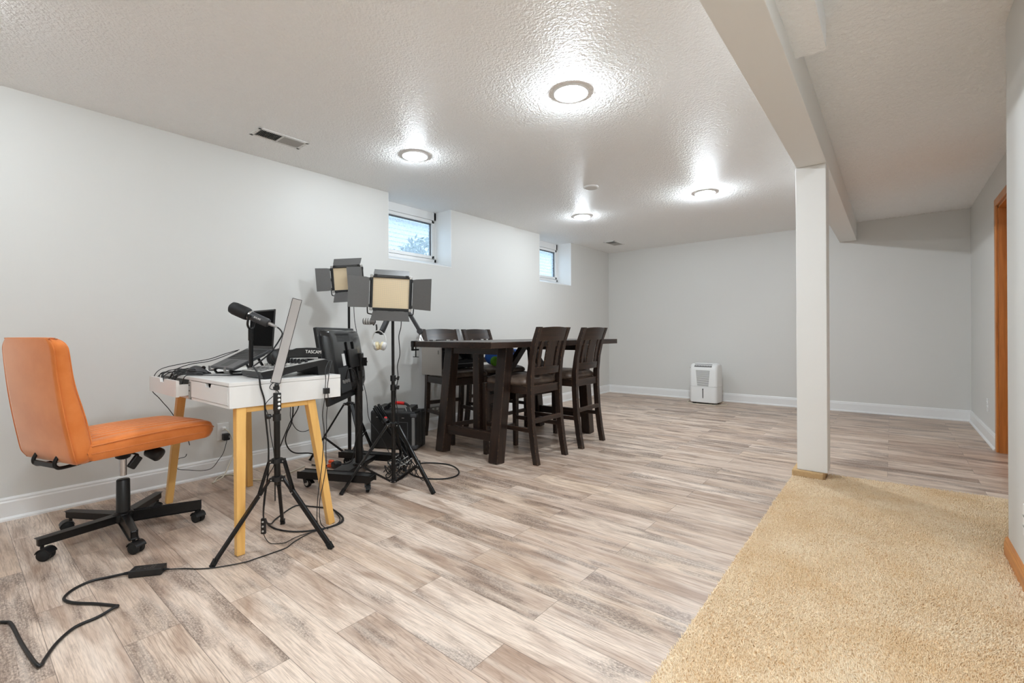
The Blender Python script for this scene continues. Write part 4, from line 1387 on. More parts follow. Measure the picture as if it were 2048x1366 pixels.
c1 = Vector((-2.51, 1.844, 0))
t = T('panel_light', 'front LED panel light with open barn doors on a black light stand', 'light', c1, group='LED panel lights on stands')
panel_stand(t, c1, 1.115, .405, .326, [math.radians(a) for a in (-110, 10, 130)], (.64, .70))
barn_panel(t, (-2.518, 1.838, 1.252), (.80, -.60, -.03), math.radians(-2.2), .252, .218,
           {'left': (8, .135, .0), 'right': (18, .13, .04), 'top': (-66, .115, -.03), 'bottom': (42, .09, .04)}, c1 + Vector((0, 0, 1.115)))
MB().tube([(-2.455, 1.87, 1.10), (-2.46, 1.87, 1.03), (-2.475, 1.865, .97), (-2.472, 1.87, .86), (-2.485, 1.86, .78), (-2.48, 1.86, .70), (-2.492, 1.85, .60), (-2.485, 1.86, .48), (-2.475, 1.865, .38), (-2.44, 1.89, .25), (-2.42, 1.93, .12), (-2.42, 2.0, .02), (-2.45, 2.06, .006)], .0028, 6).build('cord', 'cable', t)
c2 = Vector((-3.34, 2.035, 0))
t = T('panel_light', 'rear LED panel light half covered by its folded barn door, at the wall', 'light', c2, group='LED panel lights on stands')
panel_stand(t, c2, 1.28, .442, .295, [math.radians(a) for a in (-129.5, -9.5, 110.5)], (.70, .78))
barn_panel(t, (-3.347, 2.03, 1.43), (.72, -.69, -.05), math.radians(3.5), .235, .198,
           {'left': (12, .115, .0), 'right': (170, .12, .0), 'top': (-48, .095, .0), 'bottom': (35, .10, .0)}, c2 + Vector((0, 0, 1.28)))
MB().tube([(-3.31, 2.06, 1.27), (-3.30, 2.06, 1.10), (-3.27, 2.08, .9), (-3.26, 2.085, .7), (-3.22, 2.11, .5), (-3.2, 2.12, .32), (-3.12, 2.16, .2), (-3.05, 2.2, .06), (-3.0, 2.2, .006)], .0026, 6).build('cord', 'cable', t)

# ------------------------------------------------------------------ rolling monitor cart
def tv_cart():
    pc = Vector((-2.815, 1.785, 0))
    t = T('monitor_cart', 'flat screen monitor seen from behind on a black rolling cart', 'monitor', pc)
    F0, F1 = Vector((-2.974, 1.465, .085)), Vector((-2.518, 1.691, .085))
    B0, B1 = Vector((-3.225, 1.90, .085)), Vector((-2.777, 2.10, .085))
    for a, b in ((F0, F1), (B0, B1)):
        MB().bar(a, b, .036, .075, (0, 0, 1), .005).build('base_bar', 'black_metal', t)
    MB().bar((F0 + F1) / 2, (B0 + B1) / 2, .034, .12, (0, 0, 1), .004).build('base_beam', 'black_metal', t)
    MB().cyl(pc + Vector((0, 0, .10)), pc + Vector((0, 0, .80)), .025, seg=24).build('pole', 'black_metal', t)
    MB().lathe([(.025, 0), (.04, 0), (.04, .006), (.03, .014), (.025, .014)], pc + Vector((0, 0, .102)), seg=24).build('pole_flange', 'black_metal', t)
    for k, (p, q) in enumerate(((F0, F1), (F1, F0), (B0, B1), (B1, B0))):
        e = p.lerp(q, .07)
        sw = (0.2, -.5, 1.1, .7)[k]
        d = Vector((math.cos(sw), math.sin(sw), 0)); w = Vector((-d.y, d.x, 0))
        cc = Vector((e.x, e.y, .03)) + d * .012
        mb = MB()
        mb.lathe([(0, -.011), (.024, -.011), (.030, -.007), (.030, .007), (.024, .011), (0, .011)], cc, w, 24)
        cs = mb.build('caster', 'rubber', t)
        mb = MB()
        for s in (-1, 1):
            mb.lathe([(.012, .0112), (.019, .0112), (.017, .013), (.012, .013)], cc, w * s, 24)
            mb.lathe([(.0, .0112), (.007, .0112), (.006, .0135), (0, .0135)], cc, w * s, 14)
        mb.build('wheel_hub', 'light_grey', cs)
        mb = MB()
        for s in (-1, 1):
            mb.bar(cc + w * s * .016, Vector((e.x, e.y, .062)) + w * s * .016, .030, .004, d, .001)
        mb.bar(Vector((e.x, e.y, .064)) - w * .018, Vector((e.x, e.y, .064)) + w * .018, .034, .006, d, .001)
        mb.bar(cc + d * .028 + Vector((0, 0, .018)), cc + d * .048 + Vector((0, 0, .002)), .026, .006, w, .002)
        mb.cyl((e.x, e.y, .062), (e.x, e.y, .08), .008, seg=10)
        mb.build('fork', 'black_metal', cs)
    # monitor
    n = Vector((.738, .675, 0)).normalized()          # out of the back
    wd_ = Vector((.675, -.738, 0)).normalized()       # toward the near edge
    tilt = math.radians(9)
    up = (Vector((0, 0, 1)) * math.cos(tilt) - n * math.sin(tilt)).normalized()
    bk = wd_.cross(up).normalized()
    if bk.dot(n) < 0:
        bk = -bk
    m = basis(wd_, up, bk, Vector((-2.772, 1.632, .80)))
    W, Hh = .735, .462
    mb = MB(m); mb.box((0, 0, 0), (W, Hh, .022), None, .005); mon = mb.build('monitor', 'black_plastic', t)
    mb = MB(m); mb.box((0, .004, -.0112), (W - .03, Hh - .04, .0008)); mb.build('screen', 'black_gloss', mon)
    mb = MB(m)
    rings = []
    for q, (dx, dy0, dy1) in ((.010, (.035, .03, .015)), (.030, (.038, .04, .018)), (.052, (.05, .075, .03)), (.062, (.075, .11, .06))):
        ww, lo, hi = W / 2 - dx, -Hh / 2 + dy0, Hh / 2 - dy1
        hh = hi - lo
        rings.append([Vector((x, y + (hi + lo) / 2, q)) for x, y in rrect(ww * 2, hh, .04, 5)])
    mb.loft(rings); mb.build('back_cover', 'tv_back', mon, 25)
    mb = MB(m)
    for k in range(14):
        mb.box((.08 + .0, .135 + .004 * k, .0625), (.26, .0022, .001))
    mb.build('vent_slots', 'black_matte', mon)
    mb = MB(m); mb.box((.18, -.10, .062), (.20, .15, .006), None, .002); mb.build('port_recess', 'black_matte', mon)
    for k in range(6):
        MB(m).box((.11 + .024 * k, -.115 + .004 * (k % 2), .0655), (.014, .02, .006), None, .001).build('port', 'steel', mon)
    for x, y, w_, h_ in ((.285, .07, .035, .05), (.14, .02, .055, .075)):
        mb = MB(m); mb.box((x, y, .063 if x < .27 else .05), (w_, h_, .001)); mb.build('sticker', 'tin', mon)
    # mount
    mb = MB(m)
    mb.box((-.02, .02, .078), (.20, .12, .010), None, .003)
    mr = mb.build('mount_plate', 'black_metal', t)
    for x in (-.09, .05):
        MB(m).box((x, 0, .068), (.022, .26, .010), None, .002).build('mount_rail', 'black_metal', mr)
    mb = MB()
    mb.bar(pc + Vector((0, 0, .74)), pc + Vector((0, 0, .86)), .055, .060, n, .005)
    mb.bar(pc + Vector((0, 0, .80)) - n * .01, pc + Vector((0, 0, .80)) + n * .052 , .05, .012, (0, 0, 1), .003)
    mb.lathe([(.010, -.012), (.010, .012), (0, .013)], pc + Vector((0, 0, .80)) + n * .048, n.cross(Vector((0, 0, 1))), 14)
    mb.build('mount_head', 'black_metal', t)
    MB().tube([m @ Vector((.17, -.10, .065)), m @ Vector((.2, -.04, .10)), m @ Vector((.15, -.06, .115)), m @ Vector((.10, -.14, .11)), m @ Vector((.08, -.25, .09)), (-2.72, 1.75, .42), (-2.78, 1.74, .28), (-2.80, 1.72, .14), (-2.86, 1.66, .12)], .004, 8).build('cord', 'cable', t)
tv_cart()

# ------------------------------------------------------------------ black hard case
def hard_case():
    o = Vector((-3.105, 2.505, 0))
    ex = Vector((-3.50, 2.317, 0)) - o; wlen = .43; ex.normalize()
    ey = Vector((ex.y, -ex.x, 0))
    if ey.dot(Vector((0, 1, 0))) < 0:
        ey = -ey
    # x along front to the left, y into depth
    t = T('hard_case', 'black hard equipment case with a red carry handle standing by the table', 'case', o + ex * .2 + ey * .1)
    m = basis(ex, ey, (0, 0, 1), o)
    hh, dp = .325, .21
    mb = MB(m); mb.box((wlen / 2, dp * .29, hh / 2 + .004), (wlen, dp * .56, hh), None, .022, 4); mb.build('lid', 'black_plastic', t)
    mb = MB(m); mb.box((wlen / 2, dp * .79, hh / 2 + .004), (wlen, dp * .42, hh), None, .022, 4); mb.build('body', 'black_plastic', t)
    mb = MB(m)
    mb.mm((.07, -.002, .07), (.075, .001, .24)); mb.mm((.07, -.002, .236), (.17, .001, .24))
    mb.build('panel_line', 'grey_metal', t)
    for x in (.085, .345):
        mb = MB(m); mb.prism([(-.04, 0), (.04, 0), (.03, .03), (-.03, .03)], (x, .03, hh + .002), (1, 0, 0), (0, .35, 1), (0, .12, .012), .002)
        la = mb.build('latch', 'black_plastic', t)
        for s in (-1, 1):
            MB(m).bar((x + s * .022 - .012, .028, hh + .004), (x + s * .022 + .004, .036, hh + .034), .003, .003).build('latch_edge', 'light_grey', la)
    mb = MB(m)
    mb.tube([(.10, .09, hh - .004), (.105, .09, hh + .035), (.13, .09, hh + .056), (.155, .09, hh + .060), (.205, .09, hh + .062), (.255, .09, hh + .060), (.28, .09, hh + .056), (.305, .09, hh + .035), (.31, .09, hh - .004)], .010, 10)
    hd = mb.build('handle', 'black_plastic', t)
    mb = MB(m); mb.tube([(.145, .09, hh + .060), (.20, .09, hh + .063), (.255, .09, hh + .060)], .0145, 12); mb.build('grip', 'red', hd)
    for z in (.03, hh - .028):
        mb = MB(m); mb.box((.022, .020, z), (.062, .05, .034), None, .012, 3); mb.build('corner_guard', 'dark_grey', t)
    mb = MB(m); mb.box((.022, .003, hh / 2), (.026, .012, hh - .09), None, .004); mb.build('handle_rail', 'mid_grey', t)
    for x in (.12, .36):
        mb = MB(m); mb.box((x - .005, -.001, hh - .05), (.022, .002, .006)); mb.build('rivet', 'steel', t)
hard_case()

# folded light stand leaning in front of the case
def folded_stand():
    b = Vector((-2.88, 2.27, .0)); tp = Vector((-3.22, 2.20, .37))
    t = T('folded_light_stand', 'folded black light stand with shiny legs lying against the hard case', 'stand', b)
    ax = (tp - b).normalized()
    s1 = ax.cross(Vector((0, 0, 1))).normalized(); s2 = ax.cross(s1)
    for k in range(4):
        o = (s1 * math.cos(k * 1.57 + .4) + s2 * math.sin(k * 1.57 + .4)) * .024 + Vector((0, 0, .034))
        MB().bar(b + o, tp + o, .012, .010, s1, .003).build('leg', 'black_metal', t)
        mb = MB(); mb.bar(b + o * 1.3 - o * .3, b + o + ax * .3, .003, .003, s1); mb.build('edge', 'steel', t)
    MB().lathe([(.02, -.02), (.03, -.015), (.03, .015), (.02, .02)], b + ax * .36 + Vector((0, 0, .034)), ax, 18).build('collar', 'black_plastic', t)
    MB().lathe([(.012, 0), (.014, .01), (.010, .02), (0, .02)], b + ax * .36 + Vector((0, 0, .05)), (.6, -.5, .6), 14).build('knob', 'red', t)
folded_stand()

# cable tangle behind the front stand
mb = MB()
rng = random.Random(11)
for k in range(13):
    c0 = Vector((-2.67 + rng.uniform(-.05, .05), 2.02 + rng.uniform(-.05, .05), 0))
    pts = []
    n = 7
    ph = rng.uniform(0, 6)
    for i in range(n):
        a = ph + i * 1.05
        pts.append(c0 + Vector((math.cos(a) * rng.uniform(.03, .10), math.sin(a) * rng.uniform(.03, .10), max(.006, rng.uniform(.0, .13)))))
    mb.tube(pts, rng.choice((.002, .003, .004)), 6)
tag(mb.build('cable_tangle', 'cable'), 'heap of tangled black cables on the floor beside the hard case', 'cables', None, 'stuff')
mb = MB()
for k in range(4):
    c0 = Vector((-2.66 + rng.uniform(-.05, .05), 2.03 + rng.uniform(-.05, .05), 0))
    ph = rng.uniform(0, 6)
    mb.tube([c0 + Vector((math.cos(ph + i) * rng.uniform(.03, .09), math.sin(ph + i) * rng.uniform(.03, .09), rng.uniform(.01, .14))) for i in range(6)], .003, 6)
tag(mb.build('cable_tangle', 'light_grey'), 'light grey cables mixed into the tangled heap beside the hard case', 'cables', None, 'stuff')

# ------------------------------------------------------------------ dining table
TX0, TX1, TY0, TY1, TZ, TT = -3.07, -2.18, 2.43, 4.37, .926, .046
def dining_table():
    t = T('dining_table', 'dark brown counter-height dining table with thick slanted legs', 'table', (-2.63, 3.4, 0))
    MB().mm((TX0, TY0, TZ - TT), (TX1, TY1, TZ), .004).build('tabletop', 'dark_wood_y', t)
    xa, xb = -2.935, -2.335
    for y0, y1 in ((2.655, 2.775), (4.035, 3.925)):
        for x in (xa, xb):
            MB().bar((x, y0, 0), (x, y1, TZ - TT), .092, .088, (1, 0, 0), .005).build('leg', 'dark_wood_z', t)
        ym = y0 + (y1 - y0) * .21
        MB().mm((xa + .04, ym - .022, .155), (xb - .04, ym + .022, .225), .003).build('stretcher', 'dark_wood_x', t)
        yt = y0 + (y1 - y0) * .93
        MB().mm((xa + .04, yt - .03, TZ - TT - .06), (xb - .04, yt + .03, TZ - TT), .003).build('crossbar', 'dark_wood_x', t)
    xm = (xa + xb) / 2
    MB().mm((xm - .03, 2.78, .40), (xm + .03, 3.92, .48), .003).build('long_stretcher', 'dark_wood_y', t)
    for x in (xa, xb):
        pass
    for s in (-1, 1):
        MB().bar((xm, 3.43 + s * .47, .46), (xm, 3.43 + s * .03, TZ - TT), .05, .06, (1, 0, 0), .003).build('brace', 'dark_wood_z', t)
    for y in (2.78, 3.92):
        MB().mm((xm - .035, y - .03, .19), (xm + .035, y + .03, TZ - TT - .05), .003).build('center_post', 'dark_wood_z', t)
dining_table()

def counter_chair(loc, rz, label, first=None):
    if first is not None:
        r = first.copy(); COL.objects.link(r)
        r.matrix_basis = Matrix.Translation(loc) @ Matrix.Rotation(rz, 4, 'Z')
        r['label'] = label
        for ch in list(first.children):
            c = ch.copy(); COL.objects.link(c); c.parent = r
            for g in ch.children:
                d = g.copy(); COL.objects.link(d); d.parent = c
        return r
    t = T('counter_chair', label, 'chair', loc, rz, 'counter chairs around the dining table', False)
    # local: +y is the back, seat centre at origin; x across
    w = .43
    for s in (-1, 1):
        x = s * (w / 2 - .022)
        prof = [(.285, 0.0), (.262, .12), (.238, .30), (.226, .50), (.226, .64), (.244, .78), (.278, .93), (.318, 1.035)]
        rings = []
        for y, z in prof:
            d = .044 if z < .7 else .036
            rings.append([Vector((x + a * .019, y + b * d / 2, z)) for a, b in ((-1, -1), (1, -1), (1, 1), (-1, 1))])
        mb = MB(); mb.loft(rings); mb.build('rear_leg', 'dark_wood_z', t, 30)
        mb = MB(); mb.bar((x, -.228, 0), (x, -.228, .585), .034, .034, (1, 0, 0), .003, .046, .046); mb.build('front_leg', 'dark_wood_z', t)
        mb = MB(); mb.mm((x - .012, -.21, .235), (x + .012, .235, .268), .003); mb.build('stretcher', 'dark_wood_y', t)
        mb = MB(); mb.mm((x - .014, -.21, .525), (x + .014, .22, .588), .003); mb.build('apron', 'dark_wood_y', t)
    mb = MB(); mb.mm((-w / 2 + .04, -.243, .525), (w / 2 - .04, -.217, .588), .003); mb.build('apron', 'dark_wood_x', t)
    mb = MB(); mb.mm((-w / 2 + .04, .212, .525), (w / 2 - .04, .238, .588), .003); mb.build('apron', 'dark_wood_x', t)
    mb = MB(); mb.mm((-w / 2 + .04, -.240, .165), (w / 2 - .04, -.216, .20), .003); mb.build('foot_rail', 'dark_wood_x', t)
    mb = MB(); mb.mm((-w / 2 + .035, .238, .305), (w / 2 - .035, .26, .34), .003); mb.build('rear_stretcher', 'dark_wood_x', t)
    # cushion
    rings = []
    for k, (sc, z) in enumerate(((.94, .586), (1.0, .597), (1.01, .612), (.98, .628), (.90, .642), (.76, .653), (.5, .660), (.2, .663))):
        rings.append([Vector((x, y - .01, z)) for x, y in rrect(.43 * sc, .445 * sc, .05 * sc + .02, 5)])
    mb = MB(); mb.loft(rings); mb.build('cushion', 'leather', t, 60)
    # back rails and slats, curved in plan (hollow toward the sitter)
    def rail(z0, z1, y0, y1, th, name, top_curve=0.0):
        rings = []
        for i in range(11):
            x = -w / 2 + .035 + (w - .07) * i / 10
            q = 1 - (2 * i / 10 - 1) ** 2
            c = .022 * q
            zt = z1 + top_curve * q
            rings.append([Vector((x, y0 + c - th / 2, z0)), Vector((x, y0 + c + th / 2, z0)), Vector((x, y1 + c + th / 2, zt)), Vector((x, y1 + c - th / 2, zt))])
        mb = MB(); mb.loft(rings); mb.build(name, 'dark_wood_x', t, 30)
    rail(.928, 1.028, .279, .316, .024, 'crest_rail', .010)
    rail(.672, .728, .230, .237, .024, 'lower_rail')
    for x0, ww in ((-.118, .034), (0.0, .115), (.118, .034)):
        q = 1 - (x0 / (w / 2 - .035)) ** 2
        c = .022 * q
        rings = []
        for y, z in ((.235, .722), (.247, .80), (.262, .87), (.281, .935)):
            rings.append([Vector((x0 + a * ww / 2, y + c + b * .006, z)) for a, b in ((-1, -1), (1, -1), (1, 1), (-1, 1))])
        mb = MB(); mb.loft(rings); mb.build('slat', 'dark_wood_z', t, 30)
    return t
ch = counter_chair((-2.345, 2.995, 0), -PI / 2, 'nearest dark wood counter chair, on the room side of the dining table')
counter_chair((-2.345, 3.628, 0), -PI / 2 + .02, 'dark wood counter chair at the far end, on the room side of the dining table', ch)
counter_chair((-3.20, 3.085, 0), PI / 2 - math.radians(12), 'dark wood counter chair on the wall side with a printer on its seat', ch)
counter_chair((-3.225, 3.70, 0), PI / 2, 'dark wood counter chair on the wall side with a blue bag on its seat', ch)

# printer, bag, papers on the far chairs
def printer():
    x0, x1, y0, y1, z0, z1 = -3.43, -3.12, 2.842, 3.36, .6645, .876
    t = T('printer', 'black printer with a reflection painted grey on its side, resting on a chair seat under the table', 'printer', ((x0 + x1) / 2, (y0 + y1) / 2, z0))
    MB().mm((x0, y0 + .004, z0), (x1 - .03, y1, z1 - .035), .008).build('body', 'black_plastic', t)
    MB().mm((x0 + .005, y0 + .002, z1 - .035), (x1 - .02, y1 - .002, z1), .010).build('scanner_lid', 'black_plastic', t)
    MB().mm((x0 + .004, y0 - .002, z0 - .058), (x1 - .03, y0 + .008, z1 - .012), .003).build('side_panel', 'printer_side', t)
    MB().mm((x1 - .075, y0 - .004, z1 - .075), (x1 - .068, y0 - .001, z1 - .04), .001).build('latch_slot', 'black_matte', t)
    MB().mm((x1 - .034, y0 + .03, z0 + .075), (x1 - .012, y1 - .03, z1 - .05), .008).build('control_panel', 'black_gloss', t)
    MB().mm((x1 - .06, y0 + .06, z0 + .028), (x1 + .02, y1 - .06, z0 + .040), .003).build('paper_tray', 'black_plastic', t)
    MB().mm((x1 - .05, y0 + .10, z0 + .0405), (x1 + .010, y1 - .11, z0 + .043)).build('tray_paper', 'mid_grey', t)
printer()
def bag():
    t = T('sleeping_bag', 'rolled blue sleeping bag on a chair seat under the table', 'bag', (-3.2, 3.72, .664))
    rings = []
    for y, r in ((3.53, .02), (3.533, .055), (3.55, .074), (3.60, .083), (3.72, .080), (3.86, .083), (3.95, .076), (3.975, .055), (3.98, .02)):
        rings.append([Vector((-3.19 + math.cos(a) * r * 1.1, y, .664 + .081 + math.sin(a) * r * (.95 + .04 * math.sin(3 * a + y * 9)))) for a in [2 * PI * k / 28 for k in range(28)]])
    mb = MB(); mb.loft(rings); b = mb.build('roll', 'blue_fabric', t, 60)
    mb = MB()
    for y in (3.64, 3.84):
        mb.lathe([(.088, -.012), (.0905, -.011), (.0905, .011), (.088, .012)], (-3.19, y, .748), (0, 1, 0), 28)
    mb.build('strap', 'navy_fabric', b)
    t = T('green_pouch', 'bright green stuff sack in front of the blue sleeping bag', 'bag', (-3.12, 3.53, .664))
    mb = MB(); mb.ball((-3.075, 3.485, .712), .060, (.55, 1.0, .80), 20); b = mb.build('sack', 'green_fabric', t, 60)
    mb = MB(); mb.tube([(-3.07, 3.535, .725), (-3.066, 3.555, .735), (-3.064, 3.568, .732)], .011, 8); mb.build('tie', 'green_fabric', b)
    t = T('paper_stack', 'small stack of white papers and cards lying on top of the blue sleeping bag', 'paper', (-3.2, 3.6, .83))
    mb = MB()
    for k in range(6):
        mb.box((-3.2, 3.60 + .004 * k, .8335 + .003 * k), (.14, .20, .0025), Matrix.Rotation(.1 * (k % 3) - .1, 3, 'Z'))
    mb.build('sheets', 'white_paper', t)
    MB().box((-3.16, 3.55, .862), (.05, .05, .022), None, .002).build('card_box', 'blue_fabric', t)
bag()

# desk arm clamped to the table, with microphone and white headphones
def boom():
    B = Vector((-3.035, 2.50, TZ))
    t = T('microphone_arm', 'black jointed microphone boom arm clamped to the left corner of the dining table', 'arm', B)
    MB().lathe([(.0, 0), (.036, 0), (.036, .006), (.026, .014), (.014, .045), (.009, .062), (0, .064)], B, seg=26).build('base_cone', 'steel', t)
    mb = MB()
    mb.mm((B.x - .014, TY0 - .012, TZ - .076), (B.x + .014, TY0 - .002, TZ + .004), .003); mb.mm((B.x - .014, TY0 - .012, TZ - .075), (B.x + .014, TY0 + .05, TZ - .062), .003)
    mb.mm((B.x - .014, TY0 - .012, TZ + .0005), (B.x + .014, TY0 + .09, TZ + .005), .002)
    mb.cyl((B.x - .005, TY0 + .03, TZ - .13), (B.x - .005, TY0 + .03, TZ - TT), .005, seg=12)
    mb.cyl((B.x - .04, TY0 + .03, TZ - .128), (B.x + .03, TY0 + .03, TZ - .128), .003, seg=8)
    mb.build('clamp', 'black_metal', t)
    j1 = B + Vector((0, 0, .085))
    mb = MB(); mb.cyl(B + Vector((0, 0, .058)), j1, .007, seg=12)
    mb.lathe([(0, -.018), (.022, -.018), (.024, -.014), (.024, .014), (.022, .018), (0, .018)], j1, (-Fv), 24); mb.build('joint', 'dark_grey', t)
    j2 = Vector((-3.135, 2.36, 1.31))
    MB().bar(j1, j2, .034, .030, -Fv, .006).build('lower_arm', 'dark_grey', t)
    mb = MB(); mb.lathe([(0, -.02), (.022, -.02), (.024, -.014), (.024, .014), (.022, .02), (0, .02)], j2, -Fv, 24); mb.build('joint', 'dark_grey', t)
    j3 = Vector((-3.021, 2.115, 1.0))
    MB().bar(j2, j3, .034, .030, -Fv, .006).build('upper_arm', 'black_plastic', t)
    mb = MB(); mb.lathe([(0, -.016), (.018, -.016), (.019, -.012), (.019, .012), (.018, .016), (0, .016)], j3, -Fv, 22)
    mb.cyl(j3, j3 - R0 * .045 + Vector((0, 0, .006)), .011, seg=14)
    mb.build('joint', 'black_plastic', t)
    ax = (j2 - j3).normalized()
    fr = (-Fv - ax * (-Fv).dot(ax)).normalized()
    text_mesh('RØDE', .024, basis(ax, fr.cross(ax), fr, j3 + ax * .075 + fr * .0156), 'lettering', 'white_paper', t)
    # microphone head
    mc = Vector((-3.085, 2.062, 1.086))
    MB().tube([j3 - R0 * .04, (-3.05, 2.092, 1.03), (-3.052, 2.09, 1.062)], .006, 8).build('swivel', 'black_plastic', t)
    m = T('podcast_microphone', 'stubby grey microphone at the end of the boom arm', 'microphone', mc)
    d = (-R0 + Vector((0, 0, .03))).normalized()
    MB().lathe([(0, -.035), (.018, -.035), (.022, -.03), (.024, -.01), (.026, .0), (.026, .05), (.022, .055), (0, .055)], mc, d, 24).build('body', 'mid_grey', m)
    for h in (.0, .018, .036):
        mb = MB(); mb.lathe([(.026, h), (.0275, h + .002), (.0275, h + .009), (.026, h + .011)], mc, d, 24); mb.build('band', 'light_grey', m)
    mb = MB(); mb.tube([mc - d * .02 + Vector((0, 0, .03)), mc - d * .035, mc - d * .02 - Vector((0, 0, .03))], .006, 8); mb.build('swing_mount', 'black_plastic', m)
    # white headphones hanging on the joint
    hc = Vector((-3.037, 2.098, .985))
    h = T('white_headphones', 'white headphones with cream ear pads hanging from the boom arm', 'headphones', hc)
    band = []
    for i in range(15):
        a = math.radians(-38 + 256 * i / 14)
        band.append(Vector((-3.036, 2.101, .945)) + R0 * (math.cos(a) * .052) + Vector((0, 0, math.sin(a) * .070)) - Fv * .004 * math.sin(a))
    rings = []
    for i, p in enumerate(band):
        tg = (band[min(i + 1, 14)] - band[max(i - 1, 0)]).normalized()
        nr = tg.cross(Fv).normalized()
        rings.append([p + nr * x * .0035 + Fv * y * .012 for x, y in ((1, -1), (1, 1), (-1, 1), (-1, -1))])
    mb = MB(); mb.loft(rings); mb.build('headband', 'white_plastic', h, 50)
    for s in (-1, 1):
        c = Vector((-3.03, 2.106, .897)) + R0 * s * .024
        a = (R0 * s + Vector((0, 0, -.25))).normalized()
        mb = MB(); mb.lathe([(0, .022), (.024, .022), (.033, .014), (.034, .004), (.033, .0), (0, 0)], c, a, 24); e = mb.build('ear_cup', 'white_plastic', h)
        mb = MB(); mb.lathe([(.016, -.018), (.028, -.018), (.033, -.010), (.031, 0), (0, 0)], c, a, 24); mb.build('ear_pad', 'cream_pad', e)
boom()

# ------------------------------------------------------------------ dehumidifier
def dehumidifier():
    xa, xb = -2.2, -1.822
    yf = 6.60
    t = T('dehumidifier', 'white portable dehumidifier standing at the back wall', 'dehumidifier', (-2.01, 6.72, 0))
    m = Matrix.Translation((-2.01, 6.73, 0)) @ Matrix.Rotation(math.radians(-2), 4, 'Z')
    W, Dp, Hh = .372, .255, .56
    def ring(z, w, d, y=0, r=.045):
        return [Vector((a, b + y, z)) for a, b in rrect(w, d, r, 6)]
    mb = MB(m); mb.loft([ring(z, w, d) for z, w, d in ((.020, W - .03, Dp - .02), (.026, W - .006, Dp - .004), (.05, W, Dp), (.238, W, Dp), (.240, W - .004, Dp - .004))]); mb.build('bucket', 'white_plastic', t, 40)
    mb = MB(m); mb.loft([ring(z, w, d, y) for z, w, d, y in ((.242, W - .004, Dp - .004, 0), (.244, W, Dp, 0), (.47, W, Dp, 0), (.515, W - .004, Dp - .012, .004), (.54, W - .016, Dp - .035, .01), (.553, W - .04, Dp - .07, .016), (.56, W - .09, Dp - .13, .02))]); mb.build('housing', 'white_plastic', t, 40)
    mb = MB(m)
    for sx in (-1, 1):
        for sy in (-1, 1):
            mb.mm((sx * .13 - .02, sy * .08 - .02, 0), (sx * .13 + .02, sy * .08 + .02, .021), .004)
    mb.mm((-W / 2 + .03, -Dp / 2 + .03, .008), (W / 2 - .03, Dp / 2 - .03, .022))
    mb.build('base', 'black_plastic', t)
    mb = MB(m)
    n = 15
    for i in range(n):
        z = .255 + .205 * i / (n - 1)
        hw = .074 + .020 * i / (n - 1)
        mb.box((0, -Dp / 2 - .0005, z), (hw * 2, .004, .0055))
    mb.build('grille_slot', 'mid_grey', t)
    mb = MB(m); mb.box((.0, -Dp / 2 + .022, .529), (.235, .05, .004), Matrix.Rotation(math.radians(52), 3, 'X'), .002); cp = mb.build('control_panel', 'mid_grey', t)
    for k in range(6):
        MB(m).box((-.09 + .036 * k, -Dp / 2 + .0195, .531), (.016, .012, .003), Matrix.Rotation(math.radians(52), 3, 'X'), .001).build('button', 'light_grey', cp)
    mb = MB(m); mb.box((0, -Dp / 2 - .0005, .14), (.010, .003, .115), None, .001); mb.box((0, -Dp / 2 - .001, .205), (.013, .003, .018), None, .001); mb.build('level_window', 'black_gloss', t)
    mb = MB(m); mb.box((-W / 2 + .012, -Dp / 2 + .028, .50), (.01, .005, .02), Matrix.Rotation(.5, 3, 'Y'), .001); mb.build('badge', 'black_plastic', t)
    MB().tube([(-1.86, 6.86, .03), (-1.80, 6.84, .006), (-1.74, 6.76, .005), (-1.76, 6.66, .005), (-1.86, 6.585, .005), (-2.0, 6.56, .005), (-2.13, 6.57, .005), (-2.21, 6.62, .005), (-2.26, 6.7, .005), (-2.25, 6.8, .005), (-2.2, 6.9, .005)], .0045, 8).build('cord', 'cable_white', t)
dehumidifier()

